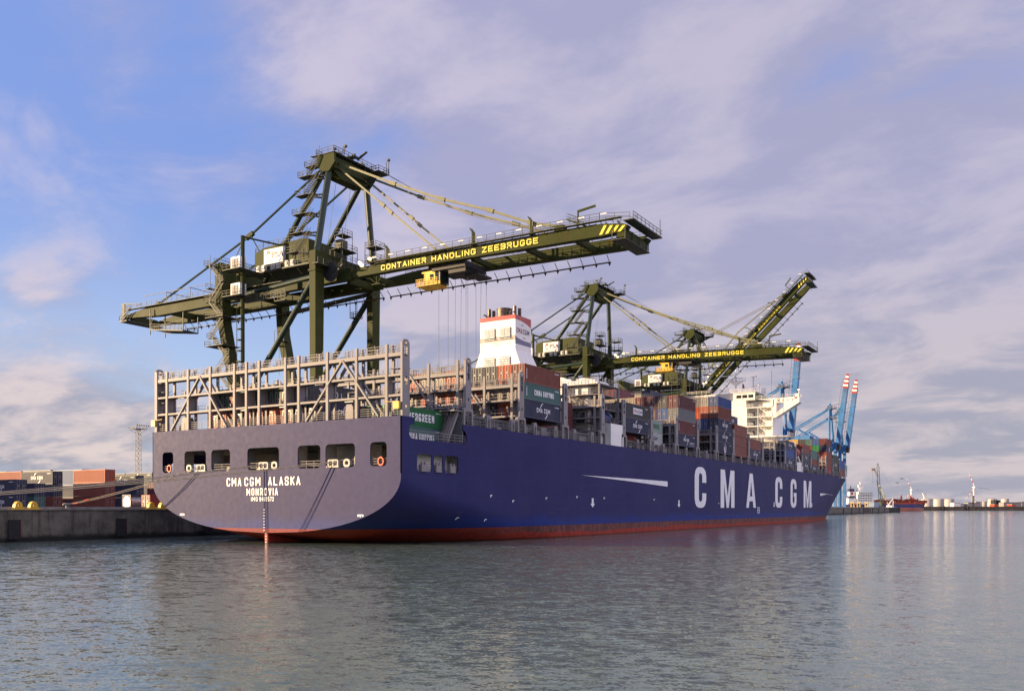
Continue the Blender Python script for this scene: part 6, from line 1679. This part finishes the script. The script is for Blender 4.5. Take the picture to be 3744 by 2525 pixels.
def turbine(px, hubz, depth, R_, lab, rot):
    c = far(sx(px), depth); t = thing('wind_turbine', lab, 'wind turbine', (c.x, c.y, 5), 'wind turbines on the far shore')
    f = MB(); f.tube((0,0,0),(0,0,hubz-5),1.6,14,1.0); f.build('tower', M['white'], t)
    n = -VD; hub = Vector((0,0,hubz-5)); f = MB(); f.tube(hub-n*4, hub+n*2.4, 1.2, 10); f.build('nacelle', M['white'], t)
    f = MB(); f.tube(hub+n*2.4, hub+n*4.0, 1.1, 10, .4); f.build('hub', M['white'], t)
    for k in range(3):
        a = R(rot+k*120); d = VR*cos(a)+Vector((0,0,1))*sin(a); s = VR*-sin(a)+Vector((0,0,1))*cos(a); o = hub+n*3.0
        prev = None; segs = [0,.12,.3,.48,.64,.78,1.0]; wd = [.6,1.2,1.5,1.3,1.05,.8,.3]
        bl = None
        f = MB()
        for i in range(6):
            f.beam(o+d*R_*segs[i]+s*wd[i]*.1, o+d*R_*segs[i+1]+s*wd[i+1]*.1, wd[i], .35, wd[i+1], .25)
        bl = f.build('blade', M['white'], t)
        for i in (2, 4):
            g2 = MB(); g2.beam(o+d*R_*segs[i]+s*wd[i]*.1, o+d*R_*segs[i+1]+s*wd[i+1]*.1, wd[i]*1.06+.1, .5, wd[i+1]*1.06+.1, .4); g2.build('red_band', M['redpaint'], bl)
turbine(3332, 38, 1700, 25, 'wind turbine with red banded blades above the tanker deck', 115)
turbine(3561, 38.5, 1500, 26, 'wind turbine with red banded blades right of the storage tanks', 113)

# ---------------------------------------------------------------- tanker
TA = far(sx(3087), 1120); TB = far(sx(3374), 1120); TL_ = (TB-TA).length; ang = math.atan2((TB-TA).y, (TB-TA).x)
t = thing('tanker_ship', 'gas tanker with red deck and white deckhouse moored beyond the quay end', 'ship', (TA.x, TA.y, 0), rz=ang)
f = MB(); secs = []
N = 20
for i in range(N+1):
    k = i/N; x = TL_*k; w = 9*(1-max(0,(k-.8)/.2)**2)*(1 if k > .06 else .75+k*4)
    w = max(w, .15); zt = 8.6+(2.6*max(0,(k-.86)/.14)); 
    secs.append([(x+(1.5 if k > .95 else 0)*0, -w*.9, -2), (x, -w, 3), (x+(3.5 if i == N else 0), -w, zt), (x+(3.5 if i == N else 0), w, zt), (x, w, 3), (x, w*.9, -2)])
for s in secs: f.v += s
for i in range(N):
    for j in range(5): a = i*6+j; f.f.append((a, a+6, a+7, a+1))
f.f.append((0,1,2,3,4,5)); f.f.append(tuple(N*6+j for j in range(6)))
def tank_hull():
    m = bpy.data.materials.new('tanker_hull_paint'); m.use_nodes = True; q = NT(m.node_tree); b = q.n['Principled BSDF']; tc = q.node('ShaderNodeTexCoord'); sep = q.node('ShaderNodeSeparateXYZ'); q.l.new(tc.outputs['Object'], sep.inputs[0]); n = q.noise(tc.outputs['Object'], .12, 5, .6)
    c = q.mix(q.math('GREATER_THAN', q.math('ADD', sep.outputs[2], q.math('MULTIPLY', n, .8)), 4.6), q.mix(n, (.40,.12,.09), (.50,.20,.14)), (.045,.05,.17)); q.l.new(c, b.inputs['Base Color']); b.inputs['Roughness'].default_value = .5; return m
f.build('hull', tank_hull(), t)
f = MB(); f.box(2,36,-8,8,8.6,11.5); f.box(3,13,-7,7,11.5,16); f.box(14,33,-7.5,7.5,11.5,24); f.box(15,31,-8.5,8.5,21,24.2); f.box(19,23,-2,2,24,30); f.box(16,20,-3,3,24,27)
for z in (14,17,20): f.box(13.5,33.5,-7.8,7.8,z,z+.3)
f.build('deckhouse', M['white'], t)
f = MB(); f.box(17.5,24.5,-1.5,1.5,30,33); f.tube((20,0,33),(20,0,37),.5,8); f.build('mast', M['white'], t)
f = MB()
for z in (12.6,15.6,18.6,22.2):
    for x in range(15, 32, 3): f.box(x,x+1.2,-7.62 if z < 21 else -8.62,-7.5 if z < 21 else -8.5,z,z+1)
f.build('deckhouse_window', M['glass'], t)
f = MB(); f.box(5.5,11.5,-3,3,16,27.6); f.build('funnel', M['white'], t)
f = MB(); f.box(5.4,11.6,-3.1,3.1,16,19); f.box(5.4,11.6,-3.1,3.1,24.4,28); f.tube((8,0,28),(8,0,31.5),.8,8); f.build('funnel_band', M['navy'], t)
f = MB(); f.plate([(7.3,20.4),(9.9,20.4),(9.9,23.6),(7.3,23.6)],[],lambda u,v,ww:(u,-3.2+ww,v),.1); f.build('funnel_emblem', M['redpaint'], t)
f = MB()
f.box(38,96,-7,7,8.6,10.6); f.tube((40,-3,12.4),(86,-3,12.4),.6,8); f.tube((40,2,13.2),(88,2,13.2),.6,8); f.tube((42,-5,14.6),(84,-5,14.6),.35,6)
rr = random.Random(5)
for i in range(26):
    x = 38+i*2.1; h = 1.5+rr.random()*4.0; f.box(x,x+.4+rr.random()*1.4,-5.5+rr.random()*3,-3+rr.random()*6,10,10+h)
for x in (46,58,68,80): f.beam((x,-5,10.6),(x,-5,15.5),.35); f.beam((x-4,-5,15.5),(x+4,-5,15.5),.3)
for x in (51,72,84): f.tube((x,0,10),(x,0,19.5),.7,8); f.box(x-1.5,x+1.5,-1,1,16.8,17.6); f.box(x-.8,x+.8,-.8,.8,19.2,20)
f.lathe((62,0,12.0),[(1,0),(3.2,1.5),(3.4,3),(1.2,4.2)],12); f.lathe((86,0,11.0),[(2,0),(3.8,1.5),(4.0,3.6),(1.4,5.8)],12); f.box(92,103,-4,4,10,13.4)
f.build('cargo_piping', M['tanker_red'], t)
f = MB(); f.tube((101,0,11),(101,0,21),.9,8); f.box(100,102.4,-1,1,18.5,20.5); f.box(98.8,103.4,-.8,.8,20.5,22.5); f.build('foremast', M['white'], t)
